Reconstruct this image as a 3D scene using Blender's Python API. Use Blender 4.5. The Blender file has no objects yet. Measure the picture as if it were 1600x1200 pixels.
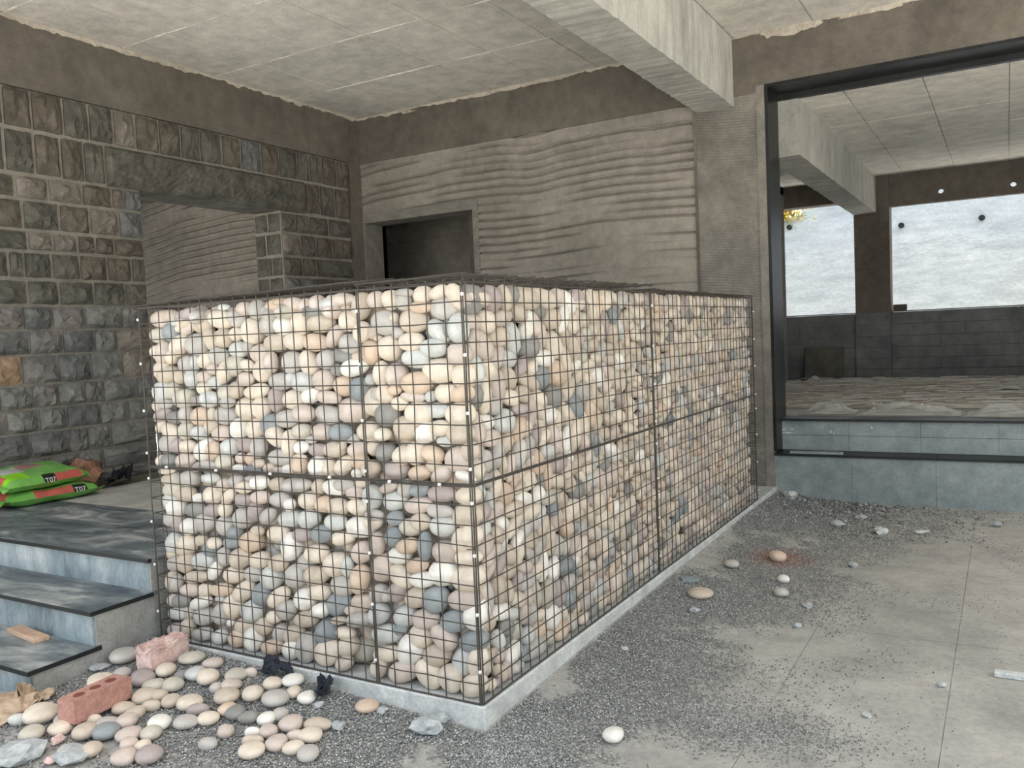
import bpy, bmesh, math, random
import numpy as np
from mathutils import Vector, Matrix

# ------------------------------------------------------------------ camera
SC = bpy.context.scene
COL = SC.collection
CAM = np.array([1.73313, -2.64044, 1.39251])
YAW, PITCH, ROLL, FPX = 0.528191, -0.0573585, 0.0446115, 1330.57

def cam_axes():
    cy, sy, cp, sp = math.cos(YAW), math.sin(YAW), math.cos(PITCH), math.sin(PITCH)
    f = np.array([-sy * cp, cy * cp, sp])
    r = np.array([cy, sy, 0.0])
    d = np.cross(f, r)
    r2 = math.cos(ROLL) * r + math.sin(ROLL) * d
    d2 = -math.sin(ROLL) * r + math.cos(ROLL) * d
    return r2, d2, f

RT, DN, FW = cam_axes()

def hit(u, v, ax, val):
    """photo pixel -> point on the plane axis=val"""
    d = RT * ((u - 800) / FPX) + DN * ((v - 600) / FPX) + FW
    return CAM + d * ((val - CAM[ax]) / d[ax])

def proj(P):
    q = np.asarray(P, float) - CAM
    z = q @ FW
    return 800 + FPX * (q @ RT) / z, 600 + FPX * (q @ DN) / z

cam_data = bpy.data.cameras.new('camera')
cam_data.sensor_fit = 'HORIZONTAL'
cam_data.sensor_width = 36.0
cam_data.lens = FPX / 1600 * 36.0
cam_data.clip_end = 300
cam = bpy.data.objects.new('camera', cam_data)
COL.objects.link(cam)
M = Matrix.Identity(4)
for i in range(3):
    M[i][0], M[i][1], M[i][2], M[i][3] = RT[i], -DN[i], -FW[i], CAM[i]
cam.matrix_world = M
SC.camera = cam

# ------------------------------------------------------------------ light
SC.view_settings.view_transform = 'Standard'
SC.view_settings.look = 'None'
SC.view_settings.gamma = 1.0
SC.view_settings.use_curve_mapping = False
SC.view_settings.exposure = 0.85

world = bpy.data.worlds.new('world')
SC.world = world
world.use_nodes = True
wn = world.node_tree
for n in list(wn.nodes):
    wn.nodes.remove(n)
sky = wn.nodes.new('ShaderNodeTexSky')
sky.sky_type = 'NISHITA'
sky.sun_disc = False
sky.sun_elevation = math.radians(62)
sky.sun_rotation = math.radians(100)
sky.air_density = 1.0
sky.dust_density = 4.0
sky.ozone_density = 0.6
bg = wn.nodes.new('ShaderNodeBackground')
bg.inputs['Strength'].default_value = 0.25
wo = wn.nodes.new('ShaderNodeOutputWorld')
haze = wn.nodes.new('ShaderNodeMix')          # thin bright haze over the blue
haze.data_type = 'RGBA'
haze.inputs[0].default_value = 0.55
haze.inputs[7].default_value = (4.2, 4.3, 4.25, 1)
wn.links.new(sky.outputs[0], haze.inputs[6])
wn.links.new(haze.outputs[2], bg.inputs['Color'])
wn.links.new(bg.outputs[0], wo.inputs['Surface'])

sun_data = bpy.data.lights.new('sun', 'SUN')
sun_data.energy = 11.5
sun_data.angle = math.radians(0.6)
sun_data.color = (1.0, 0.985, 0.96)
sun = bpy.data.objects.new('sun', sun_data)
COL.objects.link(sun)
# high up on the right, almost parallel to the rear walls
sd = Vector((-0.55, -0.06, -1.0)).normalized()
sun.rotation_euler = sd.to_track_quat('-Z', 'Y').to_euler()
sun.location = (-3, -8, 12)

# ------------------------------------------------------------------ helpers
R = random.Random(7)
NR = np.random.default_rng(11)

def s2l(c):
    return tuple(((x / 255) / 12.92 if x / 255 <= 0.04045 else ((x / 255 + 0.055) / 1.055) ** 2.4) for x in c)

def tag(o, label=None, cat=None, group=None, kind=None):
    if label: o['label'] = label
    if cat: o['category'] = cat
    if group: o['group'] = group
    if kind: o['kind'] = kind
    return o

def empty(name, loc, label, cat, group=None, kind=None):
    o = bpy.data.objects.new(name, None)
    o.empty_display_size = 0.1
    COL.objects.link(o)
    o.location = loc
    return tag(o, label, cat, group, kind)

def mesh_from(name, verts, faces, mats, smooth=False, fmat=None):
    me = bpy.data.meshes.new(name)
    me.from_pydata([tuple(map(float, v)) for v in verts], [], [tuple(int(i) for i in f) for f in faces])
    if not isinstance(mats, (list, tuple)):
        mats = [mats]
    for m in mats:
        me.materials.append(m)
    if fmat is not None:
        me.polygons.foreach_set('material_index', np.asarray(fmat, np.int32))
    if smooth:
        me.polygons.foreach_set('use_smooth', np.ones(len(me.polygons), bool))
    me.update()
    return me

def put(name, me, parent=None, loc=None):
    o = bpy.data.objects.new(name, me)
    COL.objects.link(o)
    if parent is not None:
        o.parent = parent
    if loc is not None:
        o.location = loc
    return o

def ploc(p):
    v = Vector((0, 0, 0))
    while p is not None:
        v += p.location
        p = p.parent
    return v

class MB:
    """collects shapes in world coordinates"""
    def __init__(self):
        self.v, self.f, self.fm = [], [], []
    def add(self, vs, fs, m=0):
        b = len(self.v)
        self.v.extend([tuple(x) for x in vs])
        self.f.extend([tuple(b + i for i in q) for q in fs])
        self.fm.extend([m] * len(fs))
    def box(self, x0, x1, y0, y1, z0, z1, m=0):
        vs = [(x, y, z) for x in (x0, x1) for y in (y0, y1) for z in (z0, z1)]
        fs = [(0, 1, 3, 2), (4, 6, 7, 5), (0, 4, 5, 1), (2, 3, 7, 6), (0, 2, 6, 4), (1, 5, 7, 3)]
        self.add(vs, fs, m)
        return self
    def obox(self, c, ax, half, m=0):
        """oriented box: centre, 3 axes (rows), half sizes"""
        c = np.asarray(c, float); ax = np.asarray(ax, float)
        vs = [c + sx * half[0] * ax[0] + sy * half[1] * ax[1] + sz * half[2] * ax[2]
              for sx in (-1, 1) for sy in (-1, 1) for sz in (-1, 1)]
        fs = [(0, 1, 3, 2), (4, 6, 7, 5), (0, 4, 5, 1), (2, 3, 7, 6), (0, 2, 6, 4), (1, 5, 7, 3)]
        self.add(vs, fs, m)
        return self
    def tube(self, pts, r, sides=5, m=0):
        pts = [np.asarray(p, float) for p in pts]
        n = len(pts)
        rings = []
        for i, p in enumerate(pts):
            a = pts[max(i - 1, 0)]; b = pts[min(i + 1, n - 1)]
            t = b - a; t /= (np.linalg.norm(t) + 1e-12)
            up = np.array([0, 0, 1.0]) if abs(t[2]) < 0.9 else np.array([1.0, 0, 0])
            s = np.cross(t, up); s /= np.linalg.norm(s)
            w = np.cross(s, t)
            rings.append([p + r * (math.cos(2 * math.pi * k / sides) * s + math.sin(2 * math.pi * k / sides) * w) for k in range(sides)])
        vs = [q for rg in rings for q in rg]
        fs = []
        for i in range(n - 1):
            for k in range(sides):
                k2 = (k + 1) % sides
                fs.append((i * sides + k, i * sides + k2, (i + 1) * sides + k2, (i + 1) * sides + k))
        fs.append(tuple(range(sides - 1, -1, -1)))
        fs.append(tuple((n - 1) * sides + k for k in range(sides)))
        self.add(vs, fs, m)
        return self
    def build(self, name, mats, parent=None, smooth=False, bevel=0.0):
        off = ploc(parent) if parent is not None else Vector((0, 0, 0))
        vs = [(a - off.x, b - off.y, c - off.z) for a, b, c in self.v]
        me = mesh_from(name, vs, self.f, mats, smooth, self.fm)
        if bevel > 0:
            bm = bmesh.new(); bm.from_mesh(me)
            bmesh.ops.bevel(bm, geom=list(bm.edges), offset=bevel, segments=1, affect='EDGES')
            bm.to_mesh(me); bm.free()
        return put(name, me, parent)

def vnoise(x, y, seed=0):
    """smooth value noise, numpy arrays"""
    r = np.random.default_rng(seed)
    T = r.random((64, 64))
    x = np.asarray(x, float); y = np.asarray(y, float)
    xi = np.floor(x).astype(int); yi = np.floor(y).astype(int)
    fx = x - xi; fy = y - yi
    fx = fx * fx * (3 - 2 * fx); fy = fy * fy * (3 - 2 * fy)
    g = lambda a, b: T[a % 64, b % 64]
    return ((g(xi, yi) * (1 - fx) + g(xi + 1, yi) * fx) * (1 - fy)
            + (g(xi, yi + 1) * (1 - fx) + g(xi + 1, yi + 1) * fx) * fy)

# ------------------------------------------------------------------ materials
def mat_new(name):
    m = bpy.data.materials.new(name)
    m.use_nodes = True
    nt = m.node_tree
    b = nt.nodes['Principled BSDF']
    b.inputs['Specular IOR Level'].default_value = 0.3
    return m, nt, b

def nz(nt, scale, detail=4, rough=0.55, vec=None, dist=0.0):
    n = nt.nodes.new('ShaderNodeTexNoise')
    n.inputs['Scale'].default_value = scale
    n.inputs['Detail'].default_value = detail
    n.inputs['Roughness'].default_value = rough
    n.inputs['Distortion'].default_value = dist
    if vec is not None:
        nt.links.new(vec, n.inputs['Vector'])
    return n

def ramp(nt, fac, stops):
    r = nt.nodes.new('ShaderNodeValToRGB')
    e = r.color_ramp.elements
    while len(e) < len(stops):
        e.new(0.5)
    for k, (p, c) in enumerate(stops):
        e[k].position = p
        e[k].color = (*c, 1) if len(c) == 3 else c
    nt.links.new(fac, r.inputs['Fac'])
    return r

def mixc(nt, fac, a, b, mode='MIX'):
    m = nt.nodes.new('ShaderNodeMix')
    m.data_type = 'RGBA'
    m.blend_type = mode
    for sock, val in ((m.inputs[0], fac), (m.inputs[6], a), (m.inputs[7], b)):
        if hasattr(val, 'is_linked') or hasattr(val, 'node'):
            nt.links.new(val, sock)
        elif isinstance(val, (int, float)):
            sock.default_value = val
        else:
            sock.default_value = (*val, 1)
    return m.outputs[2]

def wpos(nt, sc=(1, 1, 1)):
    g = nt.nodes.new('ShaderNodeNewGeometry')
    mp = nt.nodes.new('ShaderNodeMapping')
    mp.inputs['Scale'].default_value = sc
    nt.links.new(g.outputs['Position'], mp.inputs['Vector'])
    return mp.outputs[0]

def bump(nt, b, h, strength=0.3, dist=0.01):
    n = nt.nodes.new('ShaderNodeBump')
    n.inputs['Strength'].default_value = strength
    n.inputs['Distance'].default_value = dist
    nt.links.new(h, n.inputs['Height'])
    nt.links.new(n.outputs[0], b.inputs['Normal'])

def concrete(name, dark, mid, light, s1=1.3, s2=9, s3=70, rough=0.9, bs=0.35, stretch=(1, 1, 1), spec=0.25):
    m, nt, b = mat_new(name)
    p = wpos(nt, stretch)
    n1 = nz(nt, s1, 5, 0.6, p, 0.3)
    n2 = nz(nt, s2, 5, 0.65, p)
    n3 = nz(nt, s3, 3, 0.6, p)
    c1 = ramp(nt, n1.outputs['Fac'], [(0.3, s2l(dark)), (0.5, s2l(mid)), (0.72, s2l(light))]).outputs[0]
    c2 = ramp(nt, n2.outputs['Fac'], [(0.3, (0.78, 0.78, 0.78)), (0.7, (1.16, 1.15, 1.13))]).outputs[0]
    c3 = ramp(nt, n3.outputs['Fac'], [(0.3, (0.88, 0.88, 0.88)), (0.7, (1.1, 1.1, 1.1))]).outputs[0]
    c = mixc(nt, 1.0, mixc(nt, 1.0, c1, c2, 'MULTIPLY'), c3, 'MULTIPLY')
    nt.links.new(c, b.inputs['Base Color'])
    b.inputs['Roughness'].default_value = rough
    b.inputs['Specular IOR Level'].default_value = spec
    bump(nt, b, n3.outputs['Fac'], bs, 0.004)
    return m

def plain(name, rgb, rough=0.7, metal=0.0, var=0.12, scale=30, spec=0.3, bs=0.0):
    m, nt, b = mat_new(name)
    p = wpos(nt)
    n = nz(nt, scale, 4, 0.6, p)
    c = s2l(rgb)
    r_ = ramp(nt, n.outputs['Fac'], [(0.3, tuple(x * (1 - var) for x in c)), (0.7, tuple(min(1, x * (1 + var)) for x in c))])
    nt.links.new(r_.outputs[0], b.inputs['Base Color'])
    b.inputs['Roughness'].default_value = rough
    b.inputs['Metallic'].default_value = metal
    b.inputs['Specular IOR Level'].default_value = spec
    if bs: bump(nt, b, n.outputs['Fac'], bs, 0.003)
    return m

def pebble_mat(name, rgb, var=0.16, hue=(1.0, 1.0, 1.0)):
    m, nt, b = mat_new(name)
    g = nt.nodes.new('ShaderNodeNewGeometry')
    p = wpos(nt)
    n = nz(nt, 18, 4, 0.6, p, 0.4)
    n3 = nz(nt, 160, 2, 0.6, p)
    c = s2l(rgb)
    lo = tuple(x * (1 - var) for x in c)
    hi = tuple(min(0.95, x * (1 + var) * h) for x, h in zip(c, hue))
    isl = ramp(nt, g.outputs['Random Per Island'], [(0.0, lo), (1.0, hi)]).outputs[0]
    mo = ramp(nt, n.outputs['Fac'], [(0.32, (0.86, 0.84, 0.83)), (0.68, (1.08, 1.07, 1.05))]).outputs[0]
    sp = ramp(nt, n3.outputs['Fac'], [(0.25, (0.86, 0.85, 0.84)), (0.45, (1, 1, 1))]).outputs[0]
    cc = mixc(nt, 1.0, mixc(nt, 1.0, isl, mo, 'MULTIPLY'), sp, 'MULTIPLY')
    nt.links.new(cc, b.inputs['Base Color'])
    b.inputs['Roughness'].default_value = 0.62
    b.inputs['Specular IOR Level'].default_value = 0.35
    bump(nt, b, n3.outputs['Fac'], 0.08, 0.002)
    return m

PEB = {
    'c': pebble_mat('pebble_cream', (212, 202, 186), 0.08),
    'w': pebble_mat('pebble_white', (226, 224, 216), 0.05),
    't': pebble_mat('pebble_tan', (190, 179, 163), 0.10),
    'p': pebble_mat('pebble_pink_beige', (196, 184, 174), 0.10),
    'g': pebble_mat('pebble_grey', (180, 177, 171), 0.10),
    'l': pebble_mat('pebble_pale_blue_grey', (194, 197, 193), 0.07),
    'b': pebble_mat('pebble_blue_grey', (140, 147, 149), 0.12),
    'm': pebble_mat('pebble_mauve', (166, 156, 152), 0.11),
    'd': pebble_mat('pebble_dark_grey', (138, 138, 134), 0.12),
    'o': pebble_mat('pebble_olive_grey', (190, 186, 172), 0.08),
    'n': pebble_mat('pebble_brown_tan', (202, 183, 163), 0.09),
}
PNAME = {'c': 'cream', 'w': 'white', 't': 'tan', 'p': 'pinkish beige', 'g': 'grey', 'l': 'pale blue-grey', 'b': 'blue-grey',
         'm': 'mauve', 'd': 'dark grey', 'o': 'olive-grey', 'n': 'brownish tan'}

M_ceiling = concrete('ceiling_concrete', (200, 197, 189), (216, 212, 204), (225, 221, 213), 0.9, 6, 60)
M_ceil_seam = concrete('ceiling_seam', (206, 202, 194), (220, 216, 208), (228, 225, 218), 2, 8, 60)
M_beam = concrete('beam_concrete', (158, 157, 151), (178, 177, 170), (192, 191, 184), 1.1, 7, 60, stretch=(1, 1, 0.5))
M_band = concrete('dark_plaster', (94, 89, 82), (108, 102, 94), (119, 113, 105), 1.4, 8, 80)
M_comb = concrete('comb_plaster', (138, 133, 125), (154, 148, 140), (166, 160, 151), 1.2, 8, 90)
M_pillar = concrete('pillar_plaster', (114, 110, 104), (130, 126, 119), (148, 143, 135), 2.2, 10, 80)
M_whitepatch = concrete('chipped_lime', (170, 160, 146), (190, 182, 168), (205, 197, 184), 4, 20, 80)
M_mortar = concrete('joint_mortar', (132, 128, 119), (147, 142, 132), (160, 154, 144), 2, 12, 90)
M_stones = [concrete('basalt_grey_green', (96, 98, 95), (120, 121, 117), (142, 142, 136), 6, 22, 90, bs=0.8),
            concrete('basalt_dark', (82, 84, 84), (106, 107, 106), (128, 128, 125), 6, 22, 90, bs=0.8),
            concrete('basalt_mauve', (96, 94, 93), (120, 117, 114), (142, 138, 133), 6, 22, 90, bs=0.8),
            concrete('basalt_brown', (106, 101, 94), (126, 119, 111), (144, 137, 127), 6, 22, 90, bs=0.8),
            concrete('basalt_rust', (136, 114, 92), (156, 132, 108), (162, 144, 124), 8, 22, 90, bs=0.8),
            concrete('basalt_brown_dimmed', (80, 75, 67), (100, 93, 84), (118, 111, 101), 6, 22, 90, bs=0.8),  # this one and the next have upper-wall dimness painted into the stone tone
            concrete('basalt_olive_dimmed', (76, 75, 68), (96, 94, 86), (116, 113, 104), 6, 22, 90, bs=0.8)]
M_floor = concrete('dusty_floor', (150, 150, 145), (167, 166, 160), (179, 177, 170), 0.8, 4, 40, bs=0.15, rough=0.85)
M_ground = concrete('outdoor_ground', (172, 170, 166), (188, 186, 181), (200, 198, 193), 0.4, 3, 30, bs=0.3)
M_joint = plain('floor_joint', (132, 130, 124), 0.95)
M_plinth = concrete('plinth_concrete', (176, 181, 179), (192, 196, 194), (204, 207, 204), 2.5, 10, 80, bs=0.3)
M_granite_riser = concrete('grey_granite', (124, 136, 138), (140, 151, 153), (152, 161, 162), 2.0, 9, 60, rough=0.6, bs=0.05, spec=0.4)
M_black = concrete('black_granite', (26, 28, 29), (36, 38, 38), (46, 48, 47), 2.0, 9, 90, rough=0.38, bs=0.0, spec=0.25)
M_blackedge = plain('black_granite_edge', (34, 37, 38), 0.4)
M_dado = concrete('black_cladding', (100, 104, 105), (116, 119, 119), (128, 130, 129), 2.0, 8, 70, rough=0.65, bs=0.1)
def tread_mat():
    m, nt, b = mat_new('dusty_black_tread')
    p = wpos(nt, (1.0, 2.4, 1.0))
    n1 = nz(nt, 1.9, 6, 0.62, p, 0.8)
    n2 = nz(nt, 7, 5, 0.65, p, 0.4)
    c1 = ramp(nt, n1.outputs['Fac'], [(0.34, s2l((72, 80, 86))), (0.52, s2l((108, 116, 118))), (0.60, s2l((150, 154, 152))), (0.74, s2l((196, 196, 190)))]).outputs[0]
    c2 = ramp(nt, n2.outputs['Fac'], [(0.3, (0.72, 0.73, 0.74)), (0.7, (1.25, 1.24, 1.22))]).outputs[0]
    nt.links.new(mixc(nt, 1.0, c1, c2, 'MULTIPLY'), b.inputs['Base Color'])
    b.inputs['Roughness'].default_value = 0.5
    b.inputs['Specular IOR Level'].default_value = 0.4
    return m
M_tread = tread_mat()
M_landing = concrete('dusty_landing_tile', (170, 169, 163), (184, 182, 175), (194, 191, 184), 1.2, 6, 60, rough=0.7, bs=0.05)
M_riser = concrete('smeared_riser', (70, 84, 92), (136, 150, 155), (184, 192, 193), 3.2, 10, 60, rough=0.6, bs=0.05, stretch=(1, 1, 0.5))
M_sideplaster = concrete('stair_side_plaster', (134, 137, 133), (152, 154, 149), (166, 167, 161), 3, 10, 80)
M_wire = plain('dark_galvanised_wire', (78, 74, 68), 0.55, 0.25, 0.15, 60, 0.3)
M_clip = plain('bright_clip', (226, 226, 222), 0.35, 0.2)
M_outwall = concrete('whitewashed_wall', (186, 197, 202), (196, 205, 209), (205, 211, 213), 0.7, 5, 40, bs=0.3, stretch=(0.4, 1, 1.6))
M_outdark = plain('dark_pipe', (40, 42, 44), 0.7)
M_gravel = [plain('gravel_grey', (138, 140, 137), 0.9, 0, 0.35, 200), plain('gravel_light', (186, 187, 182), 0.9, 0, 0.3, 200),
            plain('gravel_dark', (108, 110, 108), 0.9, 0, 0.3, 200), plain('brick_dust', (150, 104, 84), 0.95),
            concrete('gravel_bed', (152, 153, 149), (170, 170, 165), (184, 183, 177), 14, 60, 220, bs=0.8)]
M_brick = concrete('red_brick', (168, 128, 116), (184, 142, 129), (196, 160, 148), 8, 30, 120, bs=0.5)
M_brickpink = concrete('dusty_pink_brick', (196, 166, 158), (214, 186, 178), (228, 208, 200), 14, 40, 120, bs=0.8)
M_hole = plain('brick_core', (120, 70, 58), 0.95)
M_wood = concrete('weathered_wood', (150, 142, 130), (170, 162, 149), (188, 181, 168), 4, 16, 60, stretch=(0.15, 2, 2))
M_plank = concrete('orange_wood', (172, 144, 122), (190, 162, 138), (202, 178, 156), 5, 18, 80, stretch=(0.3, 2, 2))
M_green = plain('green_bag_plastic', (118, 180, 86), 0.35, 0, 0.18, 14, 0.5)
M_bred = plain('bag_red_print', (196, 96, 84), 0.4, 0, 0.15, 20, 0.5)
M_bblack = plain('bag_black_print', (34, 38, 34), 0.45)
M_bsilver = plain('bag_pale_print', (188, 192, 184), 0.35, 0, 0.1, 20, 0.5)
M_bpink = plain('bag_mauve_print', (160, 120, 118), 0.4)
M_blime = plain('bag_lime_print', (140, 214, 40), 0.35, 0, 0.1, 20, 0.5)
M_letter = plain('bag_lettering', (232, 232, 226), 0.5)
M_cloth = plain('black_cloth', (44, 48, 56), 0.95, 0, 0.3, 40)
M_rag = plain('black_rag', (30, 32, 33), 0.95, 0, 0.3, 40)
M_paper = concrete('torn_paper', (150, 130, 108), (176, 154, 130), (198, 182, 160), 8, 25, 80, bs=0.2)
M_mlump = concrete('mortar_lump', (158, 165, 167), (176, 182, 183), (192, 196, 195), 20, 50, 160, bs=0.8)
M_limelump = concrete('lime_lump', (176, 180, 180), (200, 204, 204), (216, 218, 216), 20, 50, 160, bs=0.6)
M_rusty = concrete('rusty_lump', (140, 102, 82), (160, 120, 98), (172, 134, 112), 12, 40, 120, bs=0.6)
M_leafs = [plain('leaf_green', (96, 120, 40), 0.6), plain('leaf_yellow', (190, 160, 60), 0.6), plain('leaf_brown', (130, 84, 40), 0.6)]
M_bluepanel = plain('blue_grey_panel', (70, 92, 110), 0.6)
M_slab = concrete('grey_stone_slab', (84, 82, 76), (98, 95, 88), (110, 107, 99), 3, 12, 70)

def plastic_mat():
    m, nt, b = mat_new('clear_plastic_sheet')
    b.inputs['Base Color'].default_value = (*s2l((190, 190, 182)), 1)
    b.inputs['Roughness'].default_value = 0.25
    b.inputs['Specular IOR Level'].default_value = 0.6
    b.inputs['Alpha'].default_value = 0.45
    return m
M_plastic = plastic_mat()

# ------------------------------------------------------------------ key dimensions
G0 = -0.11            # ground
YB = 4.75             # plane of the rear wall
XL = -4.41            # plane of the stone wall
ZC = 3.82             # ceiling
ZBEAM = 3.25
ZF2 = 0.56            # floor of the far room
YF = 10.1             # far wall of that room
ZC2 = 3.33
W, L, H = 1.85, 4.108, 1.6
SX, SY, SZ = -0.498, 1.9, 0.838     # cage seams

# ------------------------------------------------------------------ floor
floor = tag(MB().box(-1.95, 6.6, -3.9, YB, G0 - 0.12, G0 - 0.006).build('floor', M_joint), 'dusty grey concrete paving under the porch', 'floor', kind='structure')
xs = [-1.95, -1.53, -0.92, -0.31, 0.30, 0.91, 1.52, 2.13, 2.74, 3.35, 3.96, 4.57, 5.18, 5.79, 6.6]
ys = [-3.9, -3.2, -1.98, -0.76, 0.43, 1.66, 2.88, 4.10, YB]
for i in range(len(xs) - 1):
    for j in range(len(ys) - 1):
        g = 0.0014
        dz = R.uniform(-0.0012, 0.0012)
        MB().box(xs[i] + g, xs[i + 1] - g, ys[j] + g, ys[j + 1] - g, G0 - 0.03, G0 + dz).build('floor_slab', M_floor, floor)
yard = MB().box(-40, 40, -45, -3.9, G0 - 0.3, G0 - 0.03)
yard.box(6.6, 40, -3.9, 30, G0 - 0.3, G0 - 0.03)
yard.box(-40, -8.2, -3.9, 30, G0 - 0.3, G0 - 0.03)
yard.box(-8.2, -4.76, -3.9, -0.6, G0 - 0.3, G0 - 0.03)
yard.box(-4.76, -1.95, -3.9, -0.9, G0 - 0.3, G0 - 0.03)
tag(yard.build('ground', M_ground), 'sunlit bare earth yard around the building', 'ground', kind='structure')

# ------------------------------------------------------------------ ceiling
ceil = tag(MB().box(-8.2, 5.2, -1.45, YB + 0.3, ZC + 0.012, ZC + 0.18).build('ceiling', M_ceil_seam), 'pale raw concrete ceiling slab with formwork panel marks', 'ceiling', kind='structure')
def ceiling_panels(parent, xl, yl, z, gap=0.006, dz=0.003):
    for i in range(len(xl) - 1):
        for j in range(len(yl) - 1):
            d = R.uniform(-dz, dz)
            g1 = gap * R.uniform(0.5, 1.6)
            MB().box(xl[i] + g1, xl[i + 1] - g1, yl[j] + g1, yl[j + 1] - g1, z + d, z + 0.02).build('panel', M_ceiling, parent)
yl = [-1.45, -0.954, -0.017, 0.92, 1.857, 2.79, 3.75, YB]
ceiling_panels(ceil, [-4.41, -3.8, -3.19, -2.66, -2.08, -1.5, -0.95, -0.584], yl, ZC)
ceiling_panels(ceil, [-0.26, 0.40, 1.62, 2.84, 4.06, 5.2], yl, ZC)
# ragged mortar fins along a few formwork joints
fins = MB()
for (ya, xa, xb) in [(0.92, -4.3, -3.0), (1.857, -4.2, -2.3), (2.79, -3.9, -1.4), (3.75, -4.1, -1.0), (-0.017, -4.0, -2.0)]:
    x = xa
    while x < xb:
        ln = R.uniform(0.05, 0.22)
        if R.random() < 0.8:
            fins.box(x, x + ln, ya - R.uniform(0.002, 0.006), ya + R.uniform(0.002, 0.006), ZC - R.uniform(0.003, 0.009), ZC + 0.012)
        x += ln
f_ = fins.build('seam_fin', M_ceil_seam, ceil); f_['kind'] = 'stuff'
# ragged lime edge where slab meets the walls
edge = MB()
def ragged(p0, p1, nrm, zt, mean, seed):
    r_ = random.Random(seed)
    p0 = np.array(p0, float); p1 = np.array(p1, float)
    ln = np.linalg.norm(p1 - p0); n = int(ln / 0.03)
    h = [max(0.002, mean * (0.4 + 1.2 * vnoise(np.array([k * 0.35]), np.array([seed * 3.3]), 5)[0]) + r_.uniform(-0.3, 0.3) * mean) for k in range(n + 1)]
    nrm = np.array(nrm, float)
    for k in range(n):
        a = p0 + (p1 - p0) * k / n; b = p0 + (p1 - p0) * (k + 1) / n
        o = nrm * 0.006
        vs = [(*(a), zt), (*(b), zt), (*(b), zt - h[k + 1]), (*(a), zt - h[k]), (*(a + o), zt), (*(b + o), zt), (*(b + o), zt - h[k + 1]), (*(a + o), zt - h[k])]
        edge.add(vs, [(0, 1, 2, 3), (7, 6, 5, 4), (3, 2, 6, 7), (0, 3, 7, 4), (1, 5, 6, 2)])
ragged((XL + 0.034, -1.4), (XL + 0.034, YB), (1, 0), ZC, 0.030, 1)
ragged((XL, YB - 0.011), (-0.584, YB - 0.011), (0, -1), ZC, 0.026, 2)
ragged((-0.26, YB - 0.011), (4.6, YB - 0.011), (0, -1), ZC, 0.010, 3)
e_ = edge.build('ragged_lime_edge', M_whitepatch, ceil); e_['kind'] = 'stuff'

# ------------------------------------------------------------------ main beam
beam = MB()
nx, ny = 1, 60
def rough_box(mb, x0, x1, y0, y1, z0, z1, ny, amp, seed):
    """beam along Y with slightly uneven arrises"""
    rr = random.Random(seed)
    rings = []
    for k in range(ny + 1):
        y = y0 + (y1 - y0) * k / ny
        j = lambda: rr.uniform(-amp, amp)
        rings.append([(x0 + j(), y, z0 + j()), (x1 + j(), y, z0 + j()), (x1 + j(), y, z1), (x0 + j(), y, z1)])
    vs = [p for rg in rings for p in rg]
    fs = []
    for k in range(ny):
        for q in range(4):
            q2 = (q + 1) % 4
            fs.append((k * 4 + q, (k + 1) * 4 + q, (k + 1) * 4 + q2, k * 4 + q2))
    fs += [(0, 1, 2, 3), tuple(ny * 4 + q for q in (3, 2, 1, 0))]
    mb.add(vs, fs)
rough_box(beam, -0.584, -0.262, -1.45, YB, ZBEAM, ZC + 0.05, 120, 0.004, 3)
tag(beam.build('trim_1', M_beam), 'thick pale concrete ceiling beam above the stone cages', 'beam', kind='structure')

# ------------------------------------------------------------------ rear wall (comb plaster)
DX0, DX1, DZ1 = -4.36, -2.955, 2.685         # dark doorway
def groove(x, z, seed=3):
    wob = 0.10 * (vnoise(x * 0.9 + 5, z * 0.6, seed) - 0.5) + 0.035 * (vnoise(x * 3.1, z * 1.3 + 9, seed + 1) - 0.5) + 0.02 * np.sin(x * 1.1 + z * 0.5)
    u = (z + wob) / 0.078
    fr = u - np.floor(u)
    row = np.floor(u)
    on = vnoise(x * 1.4 + row * 7.7, row * 3.1, seed + 2)
    on2 = vnoise(x * 0.8 + 31, z * 0.9, seed + 5)
    amp = np.clip((on - 0.22) * 4, 0, 1) * np.clip((on2 - 0.18) * 4, 0.15, 1)
    d = np.exp(-np.abs((fr - 0.5) / 0.10) ** 3) * amp
    lip = np.exp(-((fr - 0.72) / 0.09) ** 2) * amp * 0.35
    return d * 1.0 - lip

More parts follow.
